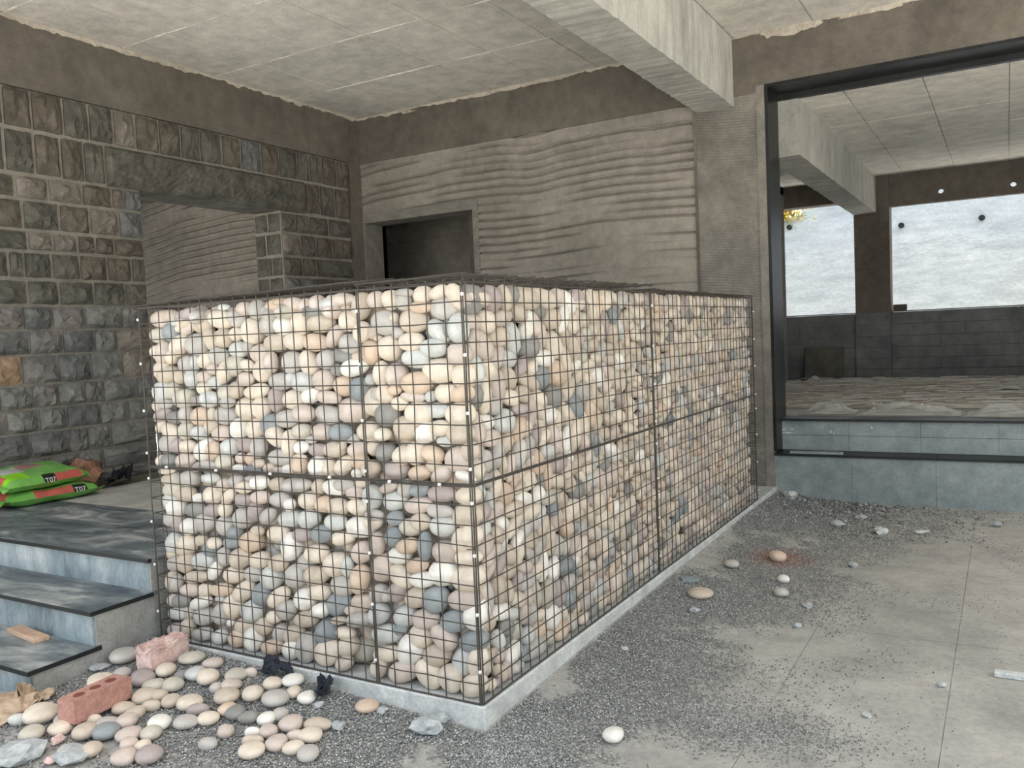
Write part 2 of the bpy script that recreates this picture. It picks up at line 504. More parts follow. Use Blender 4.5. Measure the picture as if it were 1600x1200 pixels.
wall_back = tag(MB().box(-8.2, DX0 - 0.01, YB + 0.07, YB + 0.3, G0, ZC + 0.05).box(DX1 + 0.01, -0.62, YB + 0.06, YB + 0.3, G0, ZC + 0.05)
                .box(DX0 - 0.01, DX1 + 0.01, YB + 0.06, YB + 0.3, DZ1 + 0.01, ZC + 0.05).build('wall_back', M_comb),
                'rear wall of combed brown plaster with a dark doorway', 'wall', kind='structure')
tag(MB().box(-8.3, -8.2, -1.45, YB, G0, ZC + 0.02).box(-8.2, XL - 0.36, -1.45, -1.35, 2.2, ZC + 0.02).build('wall_light_block', M_pillar), 'unseen plaster wall added to darken the passage behind the stone wall', 'wall', kind='structure')  # added out of view: side wall and front closure cut daylight in the passage
def comb_grid(name, x0, x1, z0, z1, dx, dz, mat, depth, y, holes=(), fn=groove, parent=None, smear=()):
    nx = int(round((x1 - x0) / dx)); nzz = int(round((z1 - z0) / dz))
    X = np.linspace(x0, x1, nx + 1); Z = np.linspace(z0, z1, nzz + 1)
    XX, ZZ = np.meshgrid(X, Z, indexing='ij')
    D = fn(XX, ZZ) * depth
    for (sx, sz, sr) in smear:
        w = np.clip(1.4 - np.hypot(XX - sx, (ZZ - sz) * 1.3) / sr, 0, 1)
        D *= 1 - w
    D = D + 0.006 * (vnoise(XX * 2.2, ZZ * 2.2, 8) - 0.5) + 0.002 * (vnoise(XX * 25, ZZ * 25, 9) - 0.5)
    YY = y + D
    vs = np.stack([XX, YY, ZZ], -1).reshape(-1, 3)
    idx = np.arange((nx + 1) * (nzz + 1)).reshape(nx + 1, nzz + 1)
    a, b, c, d = idx[:-1, :-1], idx[1:, :-1], idx[1:, 1:], idx[:-1, 1:]
    F = np.stack([a, b, c, d], -1).reshape(-1, 4)
    cx = (XX[:-1, :-1] + XX[1:, 1:]).reshape(-1) / 2; cz = (ZZ[:-1, :-1] + ZZ[1:, 1:]).reshape(-1) / 2
    keep = np.ones(len(F), bool)
    for (hx0, hx1, hz0, hz1) in holes:
        keep &= ~((cx > hx0) & (cx < hx1) & (cz > hz0) & (cz < hz1))
    F = F[keep]
    me = mesh_from(name, vs, F, mat, True)
    return put(name, me, parent)
comb_grid('combed_plaster', -4.41, -0.62, 0.3, 3.33, 0.05, 0.0038, M_comb, 0.034, YB,
          holes=[(DX0 - 0.06, DX1 + 0.06, 0, DZ1 + 0.09)], parent=wall_back, smear=[(-1.35, 2.05, 0.42), (-0.75, 1.9, 0.25)])
comb_grid('combed_plaster', -8.2, -4.41, 0.3, 3.33, 0.06, 0.0042, M_comb, 0.030, YB, parent=wall_back, fn=lambda x, z: groove(x, z + 0.12 * (x + 6) ** 2 * 0.4, 23))
# smooth plaster band (beam) over the combed field
bandw = MB()
bandw.box(-8.2, -0.0, YB - 0.012, YB + 0.3, 3.33, ZC + 0.05)
bandw.build('plaster_band', M_band, wall_back)
# plain door margin
mg = MB()
mg.box(DX0 - 0.06, DX1 + 0.07, YB - 0.006, YB + 0.30, DZ1, DZ1 + 0.10)
mg.box(DX1, DX1 + 0.07, YB - 0.006, YB + 0.30, 0.3, DZ1)
mg.box(DX0 - 0.06, DX0, YB - 0.006, YB + 0.30, 0.3, DZ1)
mg.build('door_margin', M_pillar, wall_back)
# lime chips left on the band
def chip(mb, x, z, w, h, seed):
    rr = random.Random(seed)
    n = 14
    pts = [(x + w * math.cos(2 * math.pi * k / n) * rr.uniform(0.7, 1.1), z + h * math.sin(2 * math.pi * k / n) * rr.uniform(0.5, 1.2)) for k in range(n)]
    vs = [(a, YB - 0.016, b) for a, b in pts] + [(a, YB - 0.010, b) for a, b in pts]
    vs.append((x, YB - 0.017, z))
    fs = [(2 * n, k, (k + 1) % n) for k in range(n)] + [(k, n + k, n + (k + 1) % n, (k + 1) % n) for k in range(n)]
    mb.add(vs, fs)
for k, (u, v, w, h) in enumerate([(760, 147, .16, .02), (800, 134, .16, .025), (850, 122, .2, .02), (640, 175, .1, .012), (1232, 38, .20, .055), (1212, 46, .14, .05), (1262, 28, .12, .04),
                                  (1345, 12, .2, .02), (1380, 5, .18, .018)]):
    P = hit(u, v, 1, YB)
    mb = MB(); chip(mb, P[0], min(P[2], ZC - 0.02), w, h, k)
    mb.build('lime_chip', M_whitepatch, wall_back)

# pillar between combed wall and opening
pil = tag(MB().box(-0.62, -0.012, YB + 0.02, YB + 0.35, G0, 3.39).build('wall_pillar', M_pillar), 'rough brown plaster pier beside the wide opening', 'pillar', kind='structure')
def fine(x, z):
    u = (z + 0.09 * x + 0.03 * (vnoise(x * 3, z * 2, 41) - 0.5)) / 0.024
    fr = u - np.floor(u)
    on = np.clip((vnoise(x * 4, z * 2.0, 43) - 0.35) * 3, 0, 1)
    return np.exp(-((fr - 0.5) / 0.16) ** 2) * on
comb_grid('scratched_plaster', -0.615, -0.005, G0, 3.33, 0.04, 0.004, M_pillar, 0.014, YB - 0.010, parent=pil, fn=fine)
MB().box(-0.625, -0.60, YB - 0.012, YB + 0.02, G0, 3.33).build('edge_bead', M_band, pil)
MB().box(-0.075, -0.0, YB - 0.014, YB + 0.35, G0, 3.39).build('smooth_edge', M_pillar, pil)

# lintel and right pier of the opening
lint = tag(MB().box(-0.0, 6.6, YB - 0.012, YB + 0.35, 3.39, ZC + 0.05).build('wall_lintel', M_band), 'dark plaster beam over the wide opening', 'wall', kind='structure')
tag(MB().box(4.6, 6.6, YB - 0.012, YB + 0.35, G0, 3.39).build('wall_right', M_pillar), 'plaster wall at the right end of the opening', 'wall', kind='structure')
fr2 = tag(MB().box(-0.004, 0.022, YB - 0.016, YB + 0.36, 0.30, 3.39).box(0.022, 4.6, YB - 0.016, YB + 0.36, 3.365, 3.39).box(0.0, 4.6, YB + 0.31, YB + 0.37, 3.318, 3.39).build('trim_2', M_black), 'polished black granite lining around the wide opening', 'door trim', kind='structure')

# ------------------------------------------------------------------ steps at the wide opening
st = empty('entrance_ledge', (2.3, YB, G0), 'grey granite-clad ledge and step in the wide opening', 'step', kind='structure')
MB().box(0.0, 4.6, YB + 0.012, YB + 0.3, G0, 0.26).build('ledge_core', M_plinth, st)
x = 0.0
while x < 4.6:
    w_ = min(0.62, 4.6 - x)
    MB().box(x + 0.001, x + w_ - 0.001, YB - 0.012, YB + 0.012, G0, 0.264 + R.uniform(-.001, .001)).build('riser_tile', M_granite_riser, st)
    MB().box(x + 0.001, x + w_ - 0.001, YB - 0.035, YB + 0.215, 0.266, 0.286).build('tread_tile', M_blackedge, st)
    x += 0.62
x = 0.02
while x < 4.6:
    w_ = min(0.55, 4.6 - x)
    for (za, zb) in ((0.288, 0.416), (0.419, 0.54)):
        MB().box(x + 0.001, x + w_ - 0.001, YB + 0.198 + R.uniform(-.001, .001), YB + 0.22, za, zb).build('riser_tile', M_granite_riser, st)
    MB().box(x + 0.001, x + w_ - 0.001, YB + 0.165, YB + 0.42, 0.542, 0.562).build('tread_tile', M_blackedge, st)
    x += 0.55
for k, (u, v, w, h) in enumerate([(1219, 662, .012, .012), (1224, 671, .03, .008), (1232, 676, .045, .007), (1222, 676, .02, .006), (1238, 670, .02, .006), (1298, 675, .01, .012), (1303, 677, .012, .005), (1362, 668, .012, .012)]):
    P = hit(u, v, 1, YB + 0.198)
    rr_ = random.Random(k); n_ = 10
    pts_ = [(P[0] + w * math.cos(2 * math.pi * q / n_) * rr_.uniform(.5, 1.1), YB + 0.1955, P[2] + h * math.sin(2 * math.pi * q / n_) * rr_.uniform(.5, 1.2)) for q in range(n_)]
    mb = MB(); mb.add(pts_ + [(P[0], YB + 0.1952, P[2])], [(n_, q, (q + 1) % n_) for q in range(n_)])
    mb.build('lime_splash', M_limelump, st)
# offcut strip on the lower tread
MB().box(0.13, 0.55, YB - 0.02, YB + 0.03, 0.2865, 0.305).build('stone_strip', M_granite_riser)
tag(bpy.data.objects['stone_strip'], 'thin grey stone strip lying on the lower step edge', 'stone strip')

# ------------------------------------------------------------------ far room
tag(MB().box(-3.0, 6.6, YB + 0.30, YF + 0.3, ZF2 - 0.3, ZF2).build('floor_far', M_floor), 'dusty raised floor of the far room', 'floor', kind='structure')
c2 = tag(MB().box(-3.0, 6.6, YB + 0.35, YF + 0.3, ZC2 + 0.012, ZC2 + 0.2).build('ceiling_far', M_ceil_seam), 'concrete ceiling of the far room', 'ceiling', kind='structure')
yl2 = [YB + 0.35, 5.6, 6.53, 7.47, 8.4, 9.34, YF]
ceiling_panels(c2, [0.17, 0.55, 1.16, 1.77, 2.38, 3.6, 4.8, 6.6], yl2, ZC2, 0.003, 0.002)
ceiling_panels(c2, [-3.0, -1.9, -0.7, -0.08], yl2, ZC2, 0.005, 0.003)
b2 = MB(); rough_box(b2, -0.085, 0.20, YB + 0.35, YF, 2.835, ZC2 + 0.05, 60, 0.004, 9)
tag(b2.build('trim_3', M_beam), 'pale concrete beam running through the far room', 'beam', kind='structure')
# far wall: pier, dado base, lintels
fw = MB()
fw.box(-3.0, 6.6, YF, YF + 0.25, ZF2 - 0.3, 1.46)
fw.box(-0.088, 0.363, YF - 0.05, YF + 0.25, 1.46, ZC2 + 0.1)
fw.box(-3.0, -0.088, YF, YF + 0.25, 3.03, ZC2 + 0.1)
wall_rear = tag(fw.build('wall_rear', M_band), 'far wall with dark piers and window openings', 'wall', kind='structure')
MB().box(4.9, 6.6, YF, YF + 0.25, 1.46, 2.9).build('end_pier', M_band, wall_rear)
MB().box(-3.0, -2.2, YF, YF + 0.25, 1.46, 3.03).build('end_pier', M_band, wall_rear)
# lintel with two round through-holes
def holed_panel(x0, x1, z0, z1, y0, y1, holes, r, n=16):
    mb = MB()
    cells = []
    xsplit = [x0] + sum([[h[0] - 0.12, h[0] + 0.12] for h in holes], []) + [x1]
    for k in range(len(xsplit) - 1):
        a, b_ = xsplit[k], xsplit[k + 1]
        hh = [h for h in holes if abs((a + b_) / 2 - h[0]) < 0.05]
        if not hh:
            mb.box(a, b_, y0, y1, z0, z1)
            continue
        hx, hz = hh[0]
        for yy, flip in ((y0, 0), (y1, 1)):
            out, inn = [], []
            angs = sorted([2 * math.pi * (q + 0.5) / n for q in range(n)] + [math.atan2(zc - hz, xc) % (2 * math.pi) for zc in (z0, z1) for xc in (-0.12, 0.12)])
            m = len(angs)
            for t in angs:
                cx, cz = math.cos(t), math.sin(t)
                inn.append((hx + r * cx, yy, hz + r * cz))
                dz = (z1 - hz) if cz > 0 else (hz - z0)
                s = min(0.12 / max(abs(cx), 1e-6), dz / max(abs(cz), 1e-6))
                out.append((hx + s * cx, yy, hz + s * cz))
            fs = []
            for q in range(m):
                q2 = (q + 1) % m
                fs.append((q, q2, m + q2, m + q) if flip else (q, m + q, m + q2, q2))
            mb.add(out + inn, fs)
        vs, fs = [], []
        for q in range(n):
            t = 2 * math.pi * (q + 0.5) / n
            vs += [(hx + r * math.cos(t), y0, hz + r * math.sin(t)), (hx + r * math.cos(t), y1, hz + r * math.sin(t))]
        for q in range(n):
            q2 = (q + 1) % n
            fs.append((2 * q, 2 * q + 1, 2 * q2 + 1, 2 * q2))
        mb.add(vs, fs)
        mb.add([(a, y0, z0), (b_, y0, z0), (b_, y1, z0), (a, y1, z0)], [(0, 1, 2, 3)])
    return mb
holed_panel(0.363, 6.6, 2.905, ZC2 + 0.1, YF, YF + 0.12, [(0.99, 3.045), (1.82, 3.03), (2.65, 3.03)], 0.035).build('window_head', M_band, wall_rear)
# dark dado tiles
cz = [0.56, 0.70, 0.85, 1.0, 1.15, 1.31, 1.475]
for j in range(6):
    x = -2.2 + (0.2 if j % 2 else 0.0)
    xx = [-2.2] + [x + 0.45 * k for k in range(1, 5) if x + 0.45 * k < -0.2] + [-0.088]
    yy = YF - 0.02
    for a, b_ in zip(xx[:-1], xx[1:]):
        MB().box(a + 0.002, b_ - 0.002, yy + R.uniform(-.003, .003), YF, cz[j] + 0.003, cz[j + 1] - 0.003).build('dado_tile', M_dado, wall_rear)
    MB().box(-0.088, 0.363, YF - 0.075 + R.uniform(-.002, .002), YF, cz[j] + 0.002, cz[j + 1] - 0.002).build('dado_tile', M_dado, wall_rear)
    x = 0.363; xx = [0.363]
    x += 0.6 if j % 2 else 0.9
    while x < 6.3:
        xx.append(x); x += 0.9
    xx.append(6.6)
    for a, b_ in zip(xx[:-1], xx[1:]):
        MB().box(a + 0.002, b_ - 0.002, yy + R.uniform(-.003, .003), YF, cz[j] + 0.003, cz[j + 1] - 0.003).build('dado_tile', M_dado, wall_rear)
MB().box(-2.2, -0.088, YF - 0.03, YF + 0.25, 1.477, 1.49).box(0.363, 6.6, YF - 0.03, YF + 0.25, 1.477, 1.49).build('sill_cap', M_dado, wall_rear)
tag(MB().box(-3.0, -2.9, YB + 0.35, YF, ZF2, ZC2).build('wall_far_left', M_pillar), 'left wall of the far room', 'wall', kind='structure')
tag(MB().box(6.55, 6.6, YB + 0.35, YF, ZF2, ZC2).build('wall_far_right', M_pillar), 'right wall of the far room', 'wall', kind='structure')
# rear wall's back face toward far room
# leaning slab, brick on the sill
sl = MB()
A = hit(1262, 590, 2, ZF2)
c_ = np.array([-0.5, YF - 0.16, ZF2 + 0.235]); t_ = 0.28
ax = [(1, 0, 0), (0, math.sin(t_), math.cos(t_)), (0, math.cos(t_), -math.sin(t_))]
sl.obox(c_, ax, (0.255, 0.235, 0.016))
tag(sl.build('leaning_slab', M_slab, bevel=0.003), 'square grey stone slab leaning on the dark dado', 'slab')
bs = MB().box(0.385, 0.555, YF - 0.01, YF + 0.09, 1.49, 1.575)
tag(bs.build('sill_block', M_slab, bevel=0.008), 'small grey block standing on the window sill', 'block')

# outdoor retaining wall, seen through the windows
YO = 12.6
def outwall():
    nx, nzz = 150, 90
    X = np.linspace(-6, 9, nx + 1); Z = np.linspace(0.0, 3.45, nzz + 1)
    XX, ZZ = np.meshgrid(X, Z, indexing='ij')
    led = 0
    for zl, a, s in ((2.14, 0.016, 1), (2.62, 0.012, 2), (1.6, 0.012, 4)):
        zz = zl + 0.06 * (vnoise(XX * 0.7, XX * 0 + s, 50 + s) - 0.5) + 0.01 * XX
        led = led + a / (1 + np.exp((ZZ - zz) * 90))
    YY = YO - led + 0.006 * (vnoise(XX * 2.5, ZZ * 5, 60) - 0.5) + 0.004 * (vnoise(XX * 9, ZZ * 12, 61) - 0.5)
    ZZ2 = ZZ.copy()
    ZZ2[:, -1] += 0.10 * vnoise(X * 2, X * 0, 66) - 0.05
    ZZ2[:, -1] += np.where(X < -1.2, -0.28, 0.0)
    ZZ2[:, -2] += np.where(X < -1.2, -0.27, 0.0); ZZ2[:, -3] += np.where(X < -1.2, -0.25, 0.0)
    ZZ2[:, -4] += np.where(X < -1.2, -0.23, 0.0); ZZ2[:, -5] += np.where(X < -1.2, -0.20, 0.0)
    ZZ2[:, -6] += np.where(X < -1.2, -0.17, 0.0); ZZ2[:, -7] += np.where(X < -1.2, -0.14, 0.0)
    vs = np.stack([XX, YY, ZZ2], -1).reshape(-1, 3)
    idx = np.arange((nx + 1) * (nzz + 1)).reshape(nx + 1, nzz + 1)
    F = np.stack([idx[:-1, :-1], idx[1:, :-1], idx[1:, 1:], idx[:-1, 1:]], -1).reshape(-1, 4)
    vs = list(map(tuple, vs)); F = [tuple(f) for f in F]
    b0 = len(vs)
    top = [idx[i, -1] for i in range(nx + 1)]
    for i in range(nx + 1):
        vs.append((X[i], YO + 0.6, vs[top[i]][2]))
    for i in range(nx):
        F.append((top[i], top[i + 1], b0 + i + 1, b0 + i))
    return mesh_from('retaining_wall', vs, F, M_outwall, True)
ow = tag(put('retaining_wall', outwall()), 'whitewashed rough retaining wall outside the far windows', 'wall', kind='structure')
for (u, v) in ((1233, 355), (1408, 352), (1534, 340)):
    P = hit(u, v, 1, YO - 0.05)
    mb = MB(); n = 12; r = 0.045
    pts = [(P[0], YO - 0.05, P[2]), (P[0], YO + 0.2, P[2])]
    mb.tube(pts, r, 12)
    mb.build('weep_pipe', M_outdark, ow)
tag(MB().box(-8, 12, YF + 0.25, 20, -0.4, -0.2).build('ground_back', M_ground), 'bare strip of ground outside the far windows', 'ground', kind='structure')

# bush on top of the retaining wall
bush = empty('bush', (-1.55, YO + 0.25, 3.15), 'yellowing green bush on top of the white retaining wall', 'bush')
for q in range(3):
    stem = MB()
    stem.tube([(-1.6 + q * 0.08, YO + 0.25, 3.1), (-1.65 + q * 0.12, YO + 0.2, 3.25), (-1.7 + q * 0.18, YO + 0.12, 3.42)], 0.008, 5)
    stem.build('stem', M_leafs[2], bush)
lv = MB()
for k in range(1300):
    c_ = np.array([-1.7 + R.gauss(0, 0.2), YO - 0.02 + R.gauss(0, 0.09), 3.24 + R.gauss(0, 0.07)])
    a = np.array([R.gauss(0, 1) for _ in range(3)]); a /= np.linalg.norm(a)
    b_ = np.cross(a, [R.gauss(0, 1) for _ in range(3)]); b_ /= np.linalg.norm(b_)
    s = R.uniform(0.02, 0.04)
    lv.add([c_ - a * s, c_ + b_ * s * 0.5, c_ + a * s, c_ - b_ * s * 0.5], [(0, 1, 2, 3)], R.choice([0, 0, 1, 1, 2]))
l_ = lv.build('leaves', M_leafs, bush); l_['kind'] = 'stuff'

# clear plastic sheets and planks on the far floor
def crumple(name, x0, x1, y0, y1, zb, hgt, seed, label, mat=M_plastic):
    nx, ny = 90, 26
    X = np.linspace(x0, x1, nx + 1); Y = np.linspace(y0, y1, ny + 1)
    XX, YY = np.meshgrid(X, Y, indexing='ij')
    a = np.abs(vnoise(XX * 4 + YY * 3 + seed, YY * 5 - XX * 2, seed) - 0.5) * 2
    b_ = np.abs(vnoise(XX * 5 + YY * 4 + seed, YY * 16 - XX * 4, seed + 1) - 0.5) * 2
    prof = np.sin(np.clip((YY - y0) / (y1 - y0), 0, 1) * math.pi) ** 0.6
    env = 0.35 + 0.65 * vnoise(XX * 2.2 + seed, YY * 0, seed + 2)
    edge_ = np.clip(np.minimum(XX - x0, x1 - XX) / 0.15, 0, 1)
    ZZ = zb + 0.004 + hgt * prof * env * edge_ * (0.45 + 0.55 * (1 - a)) + 0.045 * (1 - b_) ** 3 * prof * edge_
    XX = XX + 0.03 * (vnoise(YY * 9, XX * 6, seed + 4) - 0.5); YY = YY + 0.06 * (vnoise(XX * 7, YY * 9, seed + 5) - 0.5)
    vs = np.stack([XX, YY, ZZ], -1).reshape(-1, 3)
    idx = np.arange((nx + 1) * (ny + 1)).reshape(nx + 1, ny + 1)
    F = np.stack([idx[:-1, :-1], idx[1:, :-1], idx[1:, 1:], idx[:-1, 1:]], -1).reshape(-1, 4)
    o = put(name, mesh_from(name, vs, F, mat, False))
    return tag(o, label, 'plastic sheet')
crumple('plastic_sheet', 0.10, 0.58, 5.2, 5.62, ZF2 + 0.01, 0.14, 3, 'crumpled clear plastic sheet heaped nearest the black jamb')
crumple('plastic_sheet', 0.62, 1.40, 5.18, 5.6, ZF2 + 0.006, 0.085, 8, 'crumpled clear plastic sheet in the middle of the raised floor edge')
crumple('plastic_sheet', 1.44, 3.2, 5.18, 5.6, ZF2 + 0.002, 0.08, 15, 'long crumpled clear plastic sheet at the right end of the raised floor')
rr = random.Random(5)
place = [(0.3, 5.95), (0.1, 6.35), (0.55, 6.75), (0.2, 7.15), (0.0, 7.6), (0.4, 8.05), (-0.2, 8.5), (0.1, 8.95), (0.5, 9.35)]
ordw = ['first', 'second', 'third', 'fourth', 'fifth', 'sixth', 'seventh', 'eighth', 'ninth']
for k, (px, py) in enumerate(place):
    ln = rr.uniform(2.2, 3.4); wd = rr.uniform(0.10, 0.2); an = rr.uniform(-0.03, 0.03)
    cx_ = px - 0.9 + ln / 2
    mb = MB().obox((cx_, py, ZF2 + 0.022), [(math.cos(an), math.sin(an), 0), (-math.sin(an), math.cos(an), 0), (0, 0, 1)], (ln / 2, wd / 2, rr.uniform(0.014, 0.02)))
    tag(mb.build('timber_plank', M_wood, bevel=0.003), 'dusty timber plank on the far floor, %s one behind the plastic' % ordw[k], 'plank', 'planks on the far floor')
sl_ = MB()
for k in range(750):
    x_ = rr.uniform(-0.9, 3.2); y_ = rr.uniform(5.65, 9.7); an = rr.gauss(0, 0.25); ln = rr.uniform(0.03, 0.30); w_ = rr.uniform(0.003, 0.010)
    sl_.obox((x_, y_, ZF2 + 0.045 + rr.uniform(0, 0.012)), [(math.cos(an), math.sin(an), 0), (-math.sin(an), math.cos(an), 0), (0, 0, 1)], (ln / 2, w_, 0.004), rr.choice([0, 1, 1, 2]))
tag(sl_.build('wood_slivers', [M_wood, M_landing, M_whitepatch]), 'pale wood slivers and dust littering the far floor', 'litter', kind='stuff')
crumple('plastic_scrap', -0.75, -0.4, YF - 0.55, YF - 0.4, ZF2 + 0.0, 0.06, 21, 'small white plastic scrap in front of the leaning slab', M_limelump)

# ------------------------------------------------------------------ room behind the dark doorway
inn = MB()
inn.box(-3.2, -0.62, YB + 0.3, YB + 0.34, 0.3, 3.2)
inn.box(-7.6, -0.9, 9.2, 9.25, 0.3, 3.2)
inn.box(-0.9, -0.85, YB + 0.34, 9.25, 0.3, 3.2)
inn.box(-7.65, -7.6, YB + 0.3, 9.25, 0.3, 3.2)
inn.box(-7.6, -0.85, YB + 0.3, 9.25, 3.1, 3.2)
inn.box(-7.6, -0.85, YB + 0.3, 9.25, 0.3, 0.385)
tag(inn.build('wall_inner', M_band), 'dark unlit room behind the rear doorway', 'wall', kind='structure')
pin = hit(605, 420, 1, 6.4)
iw = tag(MB().box(pin[0], -0.9, 6.42, 6.6, 0.385, 3.1).build('wall_partition', M_comb), 'combed plaster partition inside the dark doorway', 'wall', kind='structure')
comb_grid('combed_plaster', pin[0], -0.9, 0.385, 3.1, 0.06, 0.005, M_comb, 0.03, 6.415, parent=iw, fn=lambda x, z: groove(x, z, 77))
dp = hit(588, 412, 1, 8.4)
tag(MB().box(dp[0] - 0.55, dp[0] + 0.5, 8.4, 8.44, 0.385, dp[2]).build('door_panel', M_bluepanel), 'blue-grey panel standing deep inside the dark doorway', 'panel')

# ------------------------------------------------------------------ stone wall on the left
DY0, DY1, DZT = 1.965, 3.535, 2.71
wl = MB()
T = 0.36
wl.box(XL - T, XL, -1.45, DY0, G0, 3.33)
wl.box(XL - T, XL, DY1, YB, G0, 3.33)
wl.box(XL - T, XL, DY0, DY1, DZT + 0.03, 3.33)
wall_left = tag(wl.build('wall_left', M_mortar), 'left wall of dark rock-faced stone blocks with a doorway', 'wall', kind='structure')
MB().box(XL - T, XL + 0.035, -1.45, YB, 3.325, ZC + 0.05).build('plaster_band', M_band, wall_left)
MB().box(XL - 0.01, XL + 0.03, 4.56, YB, 0.385, 3.33).build('corner_plaster', M_band, wall_left)

def rock_mesh(seed):
    """unit block, x depth 0..1 (front), y,z in -0.5..0.5"""
    rr = random.Random(seed)
    ny, nzz = 6, 5
    vs, fs = [], []
    px, pz = rr.uniform(-0.3, 0.3), rr.uniform(-0.3, 0.3)
    tx, tz = rr.uniform(-0.5, 0.5), rr.uniform(-0.5, 0.5)
    for i in range(ny + 1):
        for j in range(nzz + 1):
            y = -0.5 + i / ny; z = -0.5 + j / nzz
            e = max(abs(y), abs(z)) * 2
            if e > 0.99:
                d = 0.30 + rr.uniform(-0.05, 0.05)
                y *= rr.uniform(0.955, 1.0); z *= rr.uniform(0.93, 1.0)
            else:
                d = 0.95 - 0.55 * max(0, e - 0.35) + tx * y + tz * z + rr.uniform(-0.26, 0.26)
                y += rr.uniform(-.05, .05); z += rr.uniform(-.06, .06)
            vs.append((max(0.2, d), y, z))
    I = lambda i, j: i * (nzz + 1) + j
    for i in range(ny):
        for j in range(nzz):
            if rr.random() < 0.5:
                fs += [(I(i, j), I(i + 1, j), I(i + 1, j + 1)), (I(i, j), I(i + 1, j + 1), I(i, j + 1))]
            else:
                fs += [(I(i, j), I(i + 1, j), I(i, j + 1)), (I(i + 1, j), I(i + 1, j + 1), I(i, j + 1))]
    per = [I(i, 0) for i in range(ny + 1)] + [I(ny, j) for j in range(1, nzz + 1)] + [I(i, nzz) for i in range(ny - 1, -1, -1)] + [I(0, j) for j in range(nzz - 1, 0, -1)]
    b0 = len(vs)
    for p in per:
        vs.append((-0.4, vs[p][1], vs[p][2]))
    n = len(per)
    for k in range(n):
        fs.append((per[k], b0 + k, b0 + (k + 1) % n, per[(k + 1) % n]))
    return mesh_from('rock_block', vs, fs, M_stones[0])
ROCKS = [rock_mesh(s) for s in range(14)]
def block(y0, y1, z0, z1, mi=None, depth=0.045, plane='x', at=XL, name='stone_block'):
    gj = R.uniform(0.008, 0.014) if (z0 + z1) / 2 > 1.75 else R.uniform(0.004, 0.007)
    o = put(name, R.choice(ROCKS), wall_left)
    cy, czz = (y0 + y1) / 2, (z0 + z1) / 2
    sy, szz = abs(y1 - y0) - 2 * gj, (z1 - z0) - 2 * gj
    fl = R.choice([1, -1])
    if plane == 'x':
        o.location = (at, cy, czz); o.scale = (depth, sy, szz)
    else:      # faces -Y; y0,y1 are x coordinates
        o.location = (cy, at, czz); o.rotation_euler = (0, 0, -math.pi / 2); o.scale = (depth, sy, szz)
    o.material_slots[0].link = 'OBJECT'
    if mi is None:
        mi = R.choices([0, 1, 2, 3], [6, 4, 3.5, 0.8])[0]
        if (z0 + z1) / 2 > 1.8: mi = R.choices([5, 6, 1, 3], [4, 5, 1.2, 0.8])[0]  # upper courses darker and browner: stone tone plus weaker light put into the colour
    o.material_slots[0].material = M_stones[mi]
    return o
def y_at(u, z):
    y = 2.0
    for _ in range(30):
        a = proj((XL, y, z))[0]; b_ = proj((XL, y + 0.01, z))[0]
        y += (u - a) / ((b_ - a) / 0.01)
    return y
CZ = [3.332, 3.033, 2.707, 2.531, 2.309, 2.156, 1.953, 1.759, 1.583, 1.403, 1.186, 1.011, 0.836, 0.651, 0.49, 0.385]
J = [[2, 47, 97, 137, 175, 210, 247, 281, 311, 345, 375, 407, 435, 463, 482, 502, 525],
     [5, 52, 94, 130, 161],
     [22, 74, 127, 173, 193], [34, 91, 139, 185], [42, 81, 120, 148, 178], [12, 36, 80, 124, 166, 205],
     [42, 91, 146, 195], [35, 80, 132, 189], [45, 97, 147, 180], [33, 90, 141, 190], [49, 89, 131, 160, 213],
     [9, 60, 104, 156, 200], [47, 108, 135, 172], [28, 75, 120, 160], [60, 130, 190]]
MIX = {(0, 5): 3, (2, 2): 3, (3, 3): 3, (4, 1): 3, (2, 1): 3, (9, 0): 4}
for ci in range(15):
    zt, zb_ = CZ[ci], CZ[ci + 1]
    zm = (zt + zb_) / 2
    edges = [y_at(u, zm) for u in J[ci]]
    left = [edges[0]]
    while left[-1] > -0.9:
        left.append(left[-1] - R.uniform(0.2, 0.42))
    edges = left[::-1][:-1] + edges
    end = 4.56 if ci == 0 else (1.66 if ci == 1 else DY0)
    edges = [e for e in edges if e < end - 0.06] + [end]
    k0 = len(left) - 1
    for k in range(len(edges) - 1):
        mi = MIX.get((ci, k - k0 + 1))
        if ci == 9 and abs(edges[k + 1] - y_at(33, zm)) < 0.05: mi = 4
        block(edges[k], edges[k + 1], zb_, zt, mi)
# lintel stone over the doorway: one long pecked block
lm = MB()
ny, nzz = 60, 12
rr = random.Random(4)
vs, fs = [], []
for i in range(ny + 1):
    for j in range(nzz + 1):
        y = 1.672 + (3.88 - 1.672) * i / ny; z = DZT + 0.008 + (3.025 - DZT - 0.008) * j / nzz
        e = 0.012 if (i in (0, ny) or j in (0, nzz)) else 0.04 + rr.uniform(-0.007, 0.007)
        vs.append((XL + e, y, z))
I = lambda i, j: i * (nzz + 1) + j
for i in range(ny):
    for j in range(nzz):
        fs.append((I(i, j), I(i + 1, j), I(i + 1, j + 1), I(i, j + 1)))
lm.add(vs, fs)
lm.box(XL - T, XL + 0.011, 1.68, 3.87, DZT, 3.02)
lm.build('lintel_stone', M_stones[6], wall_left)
for (a, b_) in ((3.885, 4.10), (4.10, 4.33), (4.33, 4.56)):
    block(a, b_, CZ[2], CZ[1])
